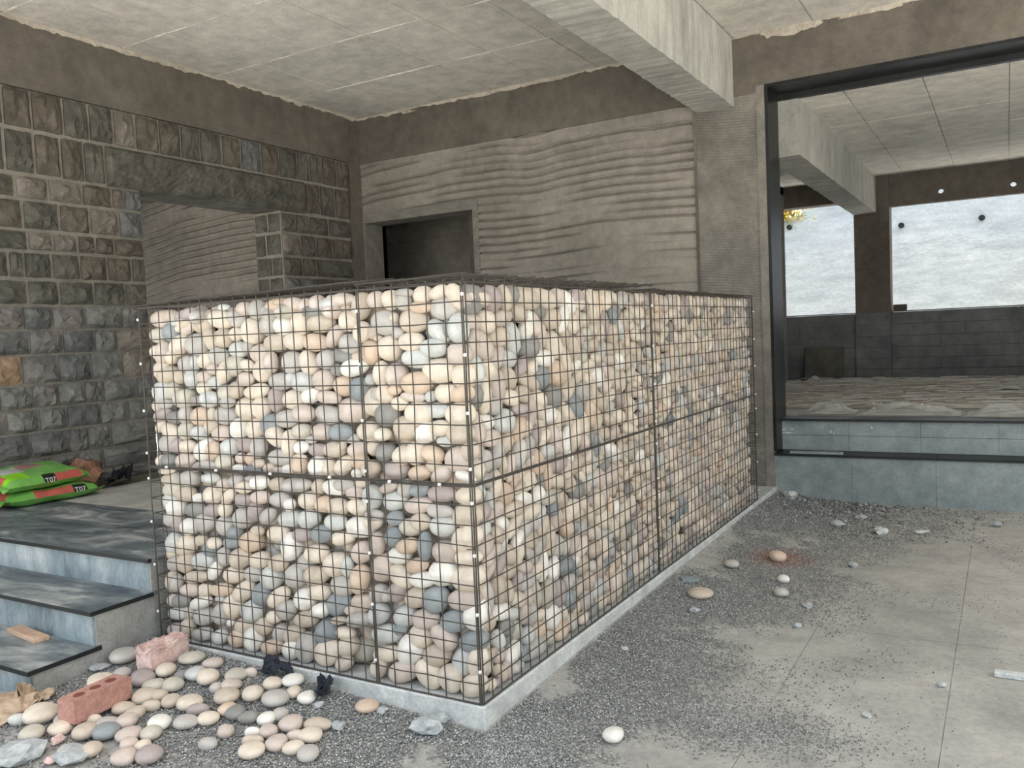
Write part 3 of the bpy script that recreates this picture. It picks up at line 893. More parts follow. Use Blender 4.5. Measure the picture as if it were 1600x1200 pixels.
# right of the doorway
RC = [2.70, 2.50, 2.27, 2.07, 1.86, 1.66, 1.46, 1.25, 1.04, 0.83, 0.62, 0.40]
for j in range(len(RC) - 1):
    e = [DY1]
    while e[-1] < 4.3:
        e.append(e[-1] + R.uniform(0.17, 0.32))
    e = e[:-1] + [4.56]
    for a, b_ in zip(e[:-1], e[1:]):
        block(a, b_, RC[j + 1], RC[j])
    s = R.uniform(0.4, 0.6)
    xm = XL - T * s
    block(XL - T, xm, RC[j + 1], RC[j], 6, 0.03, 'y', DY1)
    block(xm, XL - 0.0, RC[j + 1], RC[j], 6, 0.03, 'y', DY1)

# ------------------------------------------------------------------ stairs and landing on the left
PZ = 0.385
sx1 = -1.9
str_ = empty('stair', (-3.1, -0.3, G0), 'black granite stair with smeared risers left of the cages', 'stair', kind='structure')
lev = [(0.0, 0.385), (-0.312, 0.218), (-0.615, 0.052)]
core = MB()
core.box(XL + 0.05, sx1 - 0.012, 0.012, YB, G0, PZ - 0.022)
core.box(XL + 0.05, sx1 - 0.012, -0.30, 0.012, G0, 0.196)
core.box(XL + 0.05, sx1 - 0.012, -0.603, -0.30, G0, 0.03)
core.build('stair_core', M_sideplaster, str_)
side = MB()
side.box(sx1 - 0.014, sx1, 0.0, YB, G0, PZ - 0.021)
side.box(sx1 - 0.014, sx1, -0.303, 0.0, G0, 0.197)
side.box(sx1 - 0.014, sx1, -0.606, -0.303, G0, 0.031)
side.build('side_plaster', M_sideplaster, str_)
xe = [XL + 0.05, -3.35, -2.6, sx1 - 0.01]
for (yy, zt), zb_ in zip(lev, (0.218, 0.052, G0)):
    for a, b_ in zip(xe[:-1], xe[1:]):
        MB().box(a + 0.001, b_ - 0.001, yy - 0.002, yy + 0.018, zb_, zt - 0.021).build('riser_tile', M_riser, str_)
te = [XL + 0.05, -3.2, sx1 + 0.012]
for (yy, zt), yb_ in zip(lev, (0.82, 0.02, -0.29)):
    for a, b_ in zip(te[:-1], te[1:]):
        MB().box(a + 0.001, b_ - 0.001, yy - 0.02, yb_, zt - 0.02, zt).build('tread_slab', M_tread, str_)
        MB().box(a + 0.001, b_ - 0.001, yy - 0.0225, yy - 0.0203, zt - 0.021, zt - 0.0015).build('nosing', M_blackedge, str_)
    MB().box(te[-1] - 0.0005, te[-1] + 0.0015, yy - 0.0225, min(yb_, 0.0), zt - 0.021, zt - 0.0015).build('nosing', M_blackedge, str_)
for (a, b_, ya, yb_) in ((XL + 0.3, -3.1, 0.824, 2.0), (-3.098, sx1 - 0.01, 0.824, 2.0), (XL + 0.05, -3.1, 2.004, YB), (-3.098, sx1 - 0.01, 2.004, YB)):
    MB().box(a, b_, ya, yb_, PZ - 0.02, PZ - 0.001).build('landing_tile', M_landing, str_)
MB().box(XL + 0.04, XL + 0.3, 0.824, 2.0, PZ - 0.022, PZ - 0.006).build('dirt_strip', M_band, str_)

# ------------------------------------------------------------------ plinth under the cages
pl = MB()
pts = [(-W - 0.02, -0.016), (0.018, -0.016), (0.018, YB - 0.014), (-0.53, YB - 0.014), (-0.53, 0.53), (-W - 0.02, 0.53)]
n = len(pts)
pl.add([(a, b_, G0 - 0.05) for a, b_ in pts] + [(a, b_, -0.003) for a, b_ in pts],
       [tuple(range(n - 1, -1, -1)), tuple(range(n, 2 * n))] + [(k, (k + 1) % n, n + (k + 1) % n, n + k) for k in range(n)])
tag(pl.build('plinth', M_plinth, bevel=0.006), 'low grey concrete plinth under the stone cages', 'plinth', kind='structure')

# ------------------------------------------------------------------ gabion cages
def wire_panel(mb, o, u, v, nu, nv, lu, lv_, nrm, r=0.0026, seed=0, top_spikes=0.0):
    rr = random.Random(seed)
    o = np.array(o, float); u = np.array(u, float); v = np.array(v, float); nrm = np.array(nrm, float)
    jit = lambda: nrm * rr.uniform(-0.003, 0.003)
    for k in range(nu + 1):
        a = o + u * (lu * k / nu) + u * rr.uniform(-0.003, 0.003) * (0 < k < nu)
        m_ = 5
        mb.tube([a + v * (lv_ * q / m_) + jit() + u * rr.uniform(-0.002, 0.002) for q in range(m_)] + [a + v * (lv_ + top_spikes)], r, 5)
    for k in range(nv + 1):
        a = o + v * (lv_ * k / nv) + nrm * (2 * r)
        m_ = max(4, int(lu / 0.25))
        mb.tube([a + u * (lu * q / m_) + jit() + v * rr.uniform(-0.0025, 0.0025) for q in range(m_ + 1)], r, 5)

CAGES = [
    ('lower', 'front', (-W, SX), (0.0, 0.5), (0.0, SZ), 11),
    ('upper', 'front', (-W, SX), (0.0, 0.5), (SZ, H), 10),
    ('lower', 'corner', (SX, 0.0), (0.0, SY), (0.0, SZ), 11),
    ('upper', 'corner', (SX, 0.0), (0.0, SY), (SZ, H), 10),
    ('lower', 'rear', (SX, 0.0), (SY, L), (0.0, SZ), 11),
    ('upper', 'rear', (SX, 0.0), (SY, L), (SZ, H), 10)]
CLAB = {('lower', 'front'): 'lower wire mesh gabion cage beside the black stair',
        ('upper', 'front'): 'upper wire mesh gabion cage beside the stone wall landing',
        ('lower', 'corner'): 'lower wire mesh gabion cage at the corner nearest the viewer',
        ('upper', 'corner'): 'upper wire mesh gabion cage at the corner nearest the viewer',
        ('lower', 'rear'): 'lower wire mesh gabion cage at the far end by the pier',
        ('upper', 'rear'): 'upper wire mesh gabion cage at the far end by the pier'}
clip_me = None
def clip_at(P, parent, ax='z'):
    global clip_me
    if clip_me is None:
        mb = MB()
        mb.tube([(0, 0, -0.006), (0, 0, 0.006)], 0.0065, 8)
        clip_me = mesh_from('clip', mb.v, mb.f, M_clip, True)
    o = put('clip', clip_me, parent)
    o.location = Vector(P) - ploc(parent)
    if ax == 'x': o.rotation_euler = (0, math.pi / 2, 0)
    if ax == 'y': o.rotation_euler = (math.pi / 2, 0, 0)
cage_objs = {}
for (lvl, wh, xr, yr, zr, nv) in CAGES:
    cg = empty('gabion_cage', ((xr[0] + xr[1]) / 2, (yr[0] + yr[1]) / 2, zr[0]), CLAB[(lvl, wh)], 'gabion cage', 'gabion cages')
    cage_objs[(lvl, wh)] = cg
    hz = zr[1] - zr[0]
    nx_ = 19 if wh == 'front' else 6
    ny_ = {'front': 7, 'corner': 25, 'rear': 29}[wh]
    lx, ly = xr[1] - xr[0], yr[1] - yr[0]
    sp = 0.012 if lvl == 'upper' else 0.0
    sd_ = hash((lvl == 'upper', wh == 'front', wh == 'rear')) % 97 + nv
    def panel(name, *a, **k):
        mb = MB(); wire_panel(mb, *a, **k)
        o = mb.build(name, M_wire, cg); o['kind'] = 'stuff'
        return o
    if wh in ('front', 'corner'):
        panel('front_mesh', (xr[0], 0, zr[0]), (1, 0, 0), (0, 0, 1), nx_, nv, lx, hz, (0, -1, 0), seed=sd_, top_spikes=sp)
    if wh in ('corner', 'rear'):
        panel('side_mesh', (0, yr[0], zr[0]), (0, 1, 0), (0, 0, 1), ny_, nv, ly, hz, (1, 0, 0), seed=sd_ + 1, top_spikes=sp)
        panel('back_mesh', (SX, max(yr[0], 0.5), zr[0]), (0, 1, 0), (0, 0, 1), ny_ if wh == 'rear' else 18, nv, yr[1] - max(yr[0], 0.5), hz, (-1, 0, 0), seed=sd_ + 2)
    if wh == 'front':
        panel('end_mesh', (xr[0], 0, zr[0]), (0, 1, 0), (0, 0, 1), 7, nv, 0.5, hz, (-1, 0, 0), seed=sd_ + 3)
        panel('back_mesh', (xr[0], 0.5, zr[0]), (1, 0, 0), (0, 0, 1), nx_, nv, lx, hz, (0, 1, 0), seed=sd_ + 4)
    if wh == 'rear':
        panel('end_mesh', (SX, L, zr[0]), (1, 0, 0), (0, 0, 1), 6, nv, -SX, hz, (0, 1, 0), seed=sd_ + 5)
    # lid, a little sprung up
    if lvl == 'upper':
        mb = MB()
        if wh == 'front':
            tiltv = np.array((0, 0.5, 0.03)); tiltv /= np.linalg.norm(tiltv)
            wire_panel(mb, (xr[0] - 0.01, -0.004, H + 0.008), (1, 0, 0.016), tiltv, 19, 7, lx + 0.02, 0.52, (0, 0, 1), seed=90)
        elif wh == 'corner':
            tiltv = np.array((0, 1, 0.004))
            wire_panel(mb, (xr[0] - 0.01, -0.004, H + 0.018), (1, 0, 0.01), tiltv, 6, 25, 0.53, ly, (0, 0, 1), seed=91)
        else:
            wire_panel(mb, (xr[0] - 0.01, yr[0], H + 0.012), (1, 0, 0.0), (0, 1, -0.001), 6, 29, 0.52, ly, (0, 0, 1), seed=92)
        o = mb.build('lid_mesh', M_wire, cg); o['kind'] = 'stuff'
    # heavier edge wires
    mb = MB()
    zs = (zr[0] + 0.004, zr[1] - 0.004)
    if wh in ('front', 'corner'):
        for z in zs: mb.tube([(xr[0], -0.006, z), ((xr[0] + xr[1]) / 2, -0.008, z + R.uniform(-.004, .004)), (xr[1], -0.006, z)], 0.003, 6)
        for xx in xr: mb.tube([(xx + (0.005 if xx == xr[0] else -0.005), -0.006, zr[0]), (xx + (0.005 if xx == xr[0] else -0.005), -0.007, zr[1])], 0.0032, 6)
    if wh in ('corner', 'rear'):
        for z in zs: mb.tube([(0.006, yr[0], z), (0.008, (yr[0] + yr[1]) / 2, z + R.uniform(-.004, .004)), (0.006, yr[1], z)], 0.003, 6)
        for yy in yr: mb.tube([(0.006, yy + (0.005 if yy == yr[0] else -0.005), zr[0]), (0.007, yy + (0.005 if yy == yr[0] else -0.005), zr[1])], 0.0032, 6)
    if wh == 'front':
        mb.tube([(-W, 0.5, zr[1]), (-W, 0, zr[1])], 0.004, 6)
    ew = mb.build('edge_wire', M_wire, cg)
    # bright clips along the joints
    for k in range(4):
        z = zr[1] - 0.045 - k * 0.215 - R.uniform(0, 0.02)
        if z < zr[0] + 0.02: continue
        if wh == 'front': clip_at((-W - 0.003, -0.008, z), ew); clip_at((SX - 0.002, -0.013, z - 0.03), ew)
        if wh == 'corner': clip_at((0.004, -0.012, z), ew); clip_at((0.013, SY, z - 0.03), ew)
        if wh == 'rear': clip_at((0.013, L - 0.002, z - 0.05), ew)
    if lvl == 'lower':
        if wh == 'front':
            for k in range(4): clip_at((-W + 0.14 + k * 0.34, -0.014, SZ + R.uniform(-.006, .004)), ew, 'x')
        if wh == 'corner':
            for k in range(2): clip_at((SX + 0.12 + k * 0.24, -0.014, SZ), ew, 'x')
# stray wire end and a scrap of blue-green twine at the left top
tw = MB().tube([(-W + 0.05, 0.02, H + 0.03), (-W + 0.02, 0.01, H + 0.035), (-W + 0.0, -0.01, H + 0.075)], 0.0018, 5)
tw.build('loose_wire', M_wire, cage_objs[('upper', 'front')])

# ------------------------------------------------------------------ pebble shapes
def ico(sub):
    bm = bmesh.new()
    bmesh.ops.create_icosphere(bm, subdivisions=sub, radius=1.0)
    bm.verts.ensure_lookup_table()
    V = np.array([v.co[:] for v in bm.verts]); F = [tuple(v.index for v in f.verts) for f in bm.faces]
    bm.free()
    return V, F
def pebble_shape(seed, sub):
    V, F = ico(sub)
    rr = np.random.default_rng(seed)
    V = V.copy()
    # superellipsoid flattening + egg taper + gentle lumps
    e = rr.uniform(0.78, 0.95)
    P = np.sign(V) * np.abs(V) ** e
    P /= np.linalg.norm(P, axis=1, keepdims=True) ** 0.55
    t = rr.uniform(-0.16, 0.16)
    P[:, 1] *= 1 + t * P[:, 0]; P[:, 2] *= 1 + t * P[:, 0]
    for _ in range(3):
        d = rr.normal(size=3); d /= np.linalg.norm(d)
        P *= (1 + rr.uniform(-0.05, 0.05) * np.sin(2.2 * (V @ d) + rr.uniform(0, 6)))[:, None]
    for k in range(3):
        P[:, k] /= max(abs(P[:, k].min()), P[:, k].max())
    return P, F
SH3 = [pebble_shape(s, 3) for s in range(8)]
SH2 = [pebble_shape(s + 20, 2) for s in range(8)]
SH1 = [pebble_shape(s + 40, 1) for s in range(4)]
PEB_ME = [mesh_from('river_stone', p, f, PEB['c'], True) for p, f in SH3]

def pebble_obj(name, c, axes, mat, k, label, cat, group):
    """axes: 3x3 columns = semi-axis vectors"""
    o = put(name, PEB_ME[k % len(PEB_ME)])
    Mx = Matrix.Identity(4)
    for i in range(3):
        for j in range(3):
            Mx[i][j] = float(axes[i][j])
        Mx[i][3] = float(c[i])
    o.matrix_world = Mx
    o.material_slots[0].link = 'OBJECT'
    o.material_slots[0].material = mat
    return tag(o, label, cat, group)

# stones of the front face, read off the photograph: window origin, then x, y, rx, ry, angle, colour (window is 8x)
TR = [
 (210, 460, [(215,315,125,110,0,'p'),(430,285,110,85,-10,'t'),(640,260,145,75,25,'m'),(415,475,105,120,0,'b'),(235,520,90,90,0,'o'),(540,430,35,45,0,'c'),
  (630,430,120,60,55,'p'),(800,360,115,125,0,'t'),(1040,310,150,115,-15,'c'),(1090,160,65,40,0,'l'),(1240,310,100,100,0,'g'),(1330,180,80,80,0,'p'),(1475,190,80,120,0,'g'),
  (140,725,75,85,0,'c'),(310,740,150,85,80,'p'),(530,630,140,95,70,'c'),(735,625,120,140,0,'g'),(425,775,95,65,75,'c'),(910,560,150,70,-70,'t'),(1080,550,95,115,0,'t'),
  (1240,500,70,90,0,'c'),(1405,470,120,175,0,'c'),(1245,690,110,100,0,'l'),(1380,660,60,80,0,'g'),(1520,740,110,120,0,'p'),(190,950,95,115,0,'c'),(600,870,95,100,0,'g'),
  (720,850,50,90,0,'l'),(835,830,115,100,45,'c'),(1040,770,110,110,0,'g'),(960,930,65,75,0,'p'),(370,1000,125,115,0,'t'),(535,1030,65,90,0,'t'),(680,1060,80,120,0,'l'),
  (850,1030,85,70,0,'p'),(1090,960,160,80,70,'c'),(1220,900,110,130,0,'o'),(1380,890,80,70,-30,'c'),(1540,960,110,150,0,'c'),(1370,1060,90,90,0,'p'),(960,1100,90,85,0,'l')]),
 (210, 590, [(265,175,105,125,0,'l'),(430,170,80,110,0,'o'),(570,270,115,120,0,'o'),(830,140,75,85,0,'c'),(925,270,110,100,0,'l'),(1100,190,80,95,0,'o'),(1245,150,80,105,0,'t'),
  (1500,170,150,90,10,'c'),(240,350,65,75,0,'p'),(375,330,85,60,0,'g'),(755,290,65,60,0,'m'),(1150,310,90,70,0,'g'),(1340,390,130,150,0,'c'),(1540,380,100,150,0,'c'),
  (330,460,110,75,40,'m'),(470,500,90,80,0,'d'),(620,470,65,110,0,'g'),(785,485,120,115,0,'n'),(930,450,40,80,0,'c'),(1070,480,130,125,0,'g'),(220,600,90,45,70,'c'),
  (390,665,120,90,-35,'c'),(600,660,90,120,0,'o'),(780,690,95,90,0,'l'),(930,610,75,90,0,'t'),(1030,700,110,95,0,'p'),(1245,655,95,130,0,'w'),(1450,660,110,140,0,'c'),
  (270,830,110,125,0,'g'),(480,860,85,95,0,'m'),(640,860,95,80,0,'c'),(830,910,150,120,60,'w'),(970,920,75,120,0,'n'),(1150,880,100,105,0,'l'),(1340,850,120,85,0,'m'),
  (1530,870,85,130,0,'g'),(240,1040,60,75,0,'c'),(400,1040,105,80,0,'d'),(600,1040,110,100,0,'p'),(870,1100,160,65,0,'g'),(1110,1060,95,100,0,'o'),(1285,1010,60,65,0,'p'),
  (1410,1020,60,85,0,'n'),(1540,1080,70,60,0,'p'),(1280,1140,80,50,0,'w'),(1450,1150,110,50,0,'b'),(760,1130,45,50,0,'p')]),
 (390, 440, [(290,270,120,85,15,'n'),(345,190,60,40,0,'n'),(510,255,115,75,-5,'p'),(340,370,80,60,0,'l'),(500,350,60,40,0,'t'),(670,300,85,90,0,'p'),(820,270,80,100,0,'p'),
  (980,290,125,95,0,'l'),(985,160,50,50,0,'g'),(1160,190,140,80,0,'p'),(1180,320,60,50,0,'t'),(1350,310,170,95,80,'t'),(195,540,90,130,0,'g'),(390,550,110,120,0,'w'),
  (600,510,110,150,0,'c'),(860,510,150,125,0,'t'),(1010,420,90,50,0,'t'),(1210,490,110,130,0,'c'),(1380,630,90,130,0,'c'),(280,770,140,110,0,'t'),(520,750,130,110,0,'c'),
  (795,760,150,110,-5,'n'),(1020,690,160,80,65,'p'),(1240,780,140,120,-40,'g'),(260,1010,70,130,0,'p'),(480,1010,120,140,0,'g'),(690,1010,160,95,-75,'c'),(910,980,115,120,0,'g'),
  (1140,930,130,85,-10,'d'),(1345,940,70,60,0,'t'),(1070,1100,80,80,0,'d'),(1300,1070,160,110,10,'w')]),
 (390, 570, [(330,210,125,110,0,'g'),(470,190,60,90,0,'l'),(620,210,120,120,0,'l'),(870,200,125,130,0,'p'),(1130,270,130,135,0,'n'),(1340,310,110,150,0,'b'),(1470,190,60,80,0,'l'),
  (280,450,90,160,0,'m'),(490,440,130,130,0,'c'),(720,390,110,95,30,'w'),(960,410,150,80,-10,'p'),(220,760,110,130,0,'b'),(430,685,150,110,0,'g'),(650,610,130,110,0,'p'),
  (940,620,160,110,-25,'g'),(1240,570,180,165,0,'p'),(1500,470,120,180,0,'c'),(305,900,150,90,-60,'c'),(120,1010,120,130,0,'g'),(475,990,170,85,90,'c'),(620,840,105,95,0,'o'),
  (870,850,130,110,0,'p'),(1130,850,140,105,0,'b'),(1430,840,140,120,0,'c'),(640,1030,85,80,0,'w'),(740,940,70,50,0,'g'),(830,1070,130,80,0,'m'),(1040,1060,125,100,0,'t'),
  (1230,930,110,60,0,'g'),(1320,1070,130,100,20,'p'),(1500,1050,70,100,0,'c'),(1150,1010,40,60,0,'c'),(620,1160,80,50,0,'c')]),
 (560, 430, [(180,310,90,110,0,'p'),(360,310,95,125,0,'c'),(540,330,85,110,0,'g'),(560,200,110,50,0,'g'),(740,210,105,125,0,'c'),(760,400,130,70,0,'n'),(980,200,120,80,35,'c'),
  (1180,260,170,90,-65,'c'),(270,590,160,165,0,'g'),(640,570,170,150,0,'t'),(430,530,45,60,0,'c'),(1020,410,165,150,0,'g'),(950,700,170,110,-50,'l'),(1090,670,50,110,0,'d'),
  (1215,650,110,190,0,'l'),(460,720,65,70,0,'g'),(140,720,60,90,0,'t'),(210,790,50,40,0,'t'),(620,830,150,115,0,'c'),(910,910,155,115,0,'l'),(330,920,140,160,0,'c'),
  (1200,990,135,145,0,'p'),(670,1040,175,120,0,'l'),(130,970,105,150,0,'n')]),
 (560, 560, [(250,190,90,150,0,'c'),(440,220,115,150,0,'p'),(700,310,185,140,0,'n'),(950,160,200,155,0,'c'),(1270,230,145,165,0,'c'),(110,250,50,90,0,'l'),(300,450,120,100,-60,'c'),
  (190,460,60,100,0,'g'),(440,400,80,60,0,'n'),(670,480,150,65,-5,'p'),(1060,440,140,120,0,'c'),(880,480,60,70,0,'l'),(1310,450,140,100,15,'n'),(490,570,100,90,0,'c'),
  (330,710,140,145,0,'d'),(710,690,165,150,0,'c'),(960,650,135,100,0,'l'),(1240,700,165,150,0,'c'),(560,870,160,150,0,'t'),(290,950,100,80,0,'c'),(810,940,140,120,45,'w'),
  (1000,880,130,100,0,'c'),(1290,940,170,130,0,'t'),(1050,1040,110,70,0,'l')]),
 (575, 690, [(190,130,110,110,0,'d'),(400,180,100,120,0,'c'),(550,150,130,150,0,'c'),(775,160,140,95,-30,'n'),(1070,240,165,165,0,'p'),(800,310,90,80,0,'t'),(1270,140,100,130,0,'t'),
  (300,360,150,120,-15,'m'),(615,400,140,95,0,'n'),(880,420,130,95,50,'p'),(1190,450,130,60,-25,'w'),(245,575,120,60,20,'p'),(450,590,85,110,0,'g'),(630,610,120,90,0,'b'),
  (900,660,170,100,0,'m'),(1210,690,150,115,0,'c'),(300,740,150,130,20,'l'),(600,800,170,110,10,'p'),(880,870,160,90,-10,'g'),(1190,940,180,150,0,'t'),(310,970,100,90,0,'b'),
  (490,1090,150,110,-10,'o'),(640,1010,120,110,0,'t'),(890,1060,160,140,0,'l')]),
 (225, 720, [(270,130,90,40,0,'c'),(200,240,110,80,0,'t'),(350,250,60,90,0,'o'),(510,230,115,100,0,'g'),(820,220,110,60,0,'l'),(1110,270,90,80,30,'g'),(980,300,70,80,0,'p'),
  (1240,330,105,75,0,'c'),(1440,270,110,90,0,'w'),(1290,230,60,40,0,'g'),(290,370,120,100,0,'o'),(190,500,80,110,0,'l'),(480,430,115,95,0,'t'),(650,475,75,60,0,'w'),
  (840,430,110,115,0,'c'),(1040,450,100,65,60,'c'),(1220,490,100,90,0,'m'),(1430,460,110,85,0,'p'),(350,590,105,120,0,'w'),(590,620,135,85,0,'d'),(830,630,110,80,15,'m'),
  (1000,610,70,100,0,'c'),(220,730,95,90,0,'g'),(1170,730,110,140,0,'g'),(1350,650,90,130,0,'m'),(520,830,95,110,0,'w'),(720,780,120,120,0,'g'),(950,820,100,130,0,'g'),
  (1110,910,80,80,0,'b'),(380,800,70,100,0,'m'),(1380,890,80,70,0,'t'),(235,1040,90,135,0,'l'),(490,1060,120,125,0,'c'),(690,1000,70,70,0,'t'),(880,1030,80,70,-30,'c'),
  (1060,1030,110,75,0,'b'),(1300,1020,120,125,0,'n'),(790,1110,100,110,0,'b')]),
 (400, 700, [(290,120,150,100,0,'g'),(530,200,85,130,0,'n'),(380,270,80,70,0,'w'),(150,260,75,70,0,'t'),(270,280,60,50,0,'p'),(740,240,110,130,0,'w'),(885,250,70,120,0,'c'),
  (1060,230,140,100,50,'c'),(1290,170,100,90,0,'n'),(1230,320,70,60,0,'w'),(1410,260,100,110,0,'t'),(230,460,90,90,0,'t'),(480,470,180,90,5,'g'),(740,500,75,100,0,'t'),
  (930,510,140,100,-15,'w'),(1070,470,130,75,0,'g'),(1210,560,110,90,0,'p'),(1290,440,90,60,0,'c'),(1420,640,110,160,0,'l'),(1580,520,50,60,0,'n'),(400,710,65,80,0,'w'),
  (270,650,120,90,0,'g'),(600,670,125,120,0,'c'),(815,720,100,105,0,'n'),(1020,740,130,110,0,'t'),(1250,740,125,90,-25,'c'),(130,850,110,80,65,'g'),(360,900,130,110,0,'l'),
  (620,900,130,115,0,'l'),(970,930,135,100,-10,'l'),(1250,1000,165,140,0,'w'),(1440,940,110,90,0,'c'),(1480,840,110,70,0,'g'),(220,1080,125,105,0,'c'),(540,1100,120,90,0,'m'),
  (800,1080,120,110,0,'b'),(1040,1140,140,90,0,'c')]),
 (235, 850, [(230,130,65,80,0,'t'),(190,250,90,90,0,'g'),(385,250,105,140,0,'t'),(610,230,130,110,0,'l'),(900,160,70,120,0,'g'),(1100,180,120,130,0,'t'),(1330,210,110,100,0,'c'),
  (790,330,130,65,65,'w'),(980,400,130,110,0,'c'),(1240,390,110,105,0,'g'),(1480,430,120,150,0,'l'),(180,470,65,130,0,'t'),(310,490,65,110,0,'g'),(550,420,160,75,0,'t'),
  (475,580,105,85,0,'p'),(650,590,85,90,0,'c'),(860,580,130,80,0,'n'),(1130,610,150,100,50,'c'),(1350,650,105,145,0,'b'),(190,690,90,80,0,'p'),(360,710,110,80,0,'d'),
  (600,740,130,80,15,'w'),(840,700,60,50,0,'l'),(1000,780,115,150,0,'c'),(1240,850,115,135,0,'l'),(250,860,115,80,0,'l'),(430,870,75,90,0,'o'),(620,920,110,120,0,'g'),
  (820,900,110,150,0,'g'),(1150,1030,120,100,0,'t'),(980,990,40,50,0,'w'),(240,1040,90,75,0,'g'),(440,1080,80,110,0,'t'),(640,1120,115,80,0,'g'),(860,1130,90,90,0,'l'),
  (1390,1040,100,110,0,'t'),(1060,1150,90,70,0,'p')]),
 (410, 830, [(330,210,110,170,0,'w'),(645,290,135,120,0,'c'),(870,430,150,150,0,'c'),(1200,280,110,130,0,'p'),(1390,170,80,140,0,'p'),(180,410,110,110,0,'t'),(490,400,90,120,0,'g'),
  (350,580,130,150,0,'g'),(640,560,140,120,0,'t'),(1060,450,65,120,0,'l'),(950,700,150,130,-30,'g'),(1190,610,180,105,85,'n'),(1440,490,145,170,0,'p'),(180,840,150,100,50,'c'),
  (480,870,130,140,0,'w'),(650,780,130,110,0,'c'),(900,930,150,150,0,'b'),(700,1000,100,90,0,'w'),(1200,920,130,120,0,'t'),(1400,800,110,110,0,'g'),(1080,1000,70,60,0,'p'),
  (280,1000,110,120,0,'g'),(130,1080,90,80,0,'c'),(510,1110,140,100,0,'t'),(1200,1110,150,90,0,'g'),(1420,1050,110,130,0,'l'),(950,1120,90,50,0,'t')]),
 (580, 820, [(255,160,95,120,0,'b'),(440,270,140,95,10,'n'),(650,270,75,180,0,'b'),(880,360,170,140,-15,'p'),(1090,200,100,160,0,'c'),(1280,170,120,160,0,'c'),(300,400,130,120,0,'w'),
  (1200,430,160,95,0,'c'),(540,520,140,95,15,'n'),(340,660,170,110,-50,'c'),(610,700,160,100,0,'w'),(840,620,165,170,0,'w'),(1190,700,210,170,0,'c'),(300,840,100,120,0,'m'),
  (510,930,140,140,0,'t'),(770,950,150,165,0,'b'),(1110,960,190,130,-5,'p'),(170,900,60,70,0,'g')]),
 (350, 920, [(150,650,100,110,0,'n'),(350,680,110,150,0,'w'),(650,590,100,130,0,'g'),(840,580,120,120,0,'t'),(590,770,130,95,0,'n'),(830,820,100,120,0,'w'),(1020,780,115,180,0,'g'),
  (1250,560,130,160,0,'b'),(1280,870,150,165,0,'c'),(1480,570,110,80,-20,'c'),(1480,750,110,130,0,'c'),(1500,990,90,90,0,'p')]),
 (580, 950, [(360,130,130,140,0,'l'),(650,160,160,125,0,'p'),(990,190,160,140,0,'b'),(1300,130,140,190,0,'w'),(330,290,80,70,0,'b'),(140,350,180,120,0,'l'),(560,380,150,160,0,'c'),
  (450,560,160,200,0,'w'),(880,380,190,110,-50,'p'),(780,620,160,150,0,'t'),(1220,450,170,130,0,'b'),(150,600,150,100,0,'c'),(1100,700,150,190,0,'l'),(1350,720,110,190,0,'c'),
  (90,830,90,120,0,'c'),(390,850,170,130,0,'p'),(710,890,200,130,-55,'c'),(980,920,180,130,-65,'c'),(1310,1030,150,140,0,'c')]),
]
front = []
for (ox, oy, lst) in TR:
    for (x, y, rx, ry, an, colr) in lst:
        front.append((ox + x / 8, oy + y / 8, rx / 8, ry / 8, math.radians(an), colr))
# drop duplicates read twice from overlapping windows
uniq = []
for s in front:
    if all(math.hypot(s[0] - q[0], s[1] - q[1]) > 0.55 * min(s[2] + s[3], q[2] + q[3]) / 2 for q in uniq):
        uniq.append(s)
front = uniq

ORD = ['', 'first', 'second', 'third', 'fourth', 'fifth', 'sixth', 'seventh', 'eighth', 'ninth', 'tenth', 'eleventh', 'twelfth', 'thirteenth',
       'fourteenth', 'fifteenth', 'sixteenth', 'seventeenth', 'eighteenth', 'nineteenth', 'twentieth', 'twenty-first', 'twenty-second']

rest = {k: ([], []) for k in 'abc'}    # joined fill stones: verts, faces + material ids
FILLV, FILLF, FILLM = [], [], []
MKEYS = list(PEB.keys())
def fill(c, axes, colr, sh):
    P, F = sh
    V = P @ np.asarray(axes).T + np.asarray(c)
    b0 = sum(len(v) for v in FILLV) if False else fill.n
    FILLV.append(V); fill.n += len(V)
    FILLF.extend([(a + b0, b_ + b0, d + b0) for a, b_, d in F])
    FILLM.extend([MKEYS.index(colr)] * len(F))
fill.n = 0

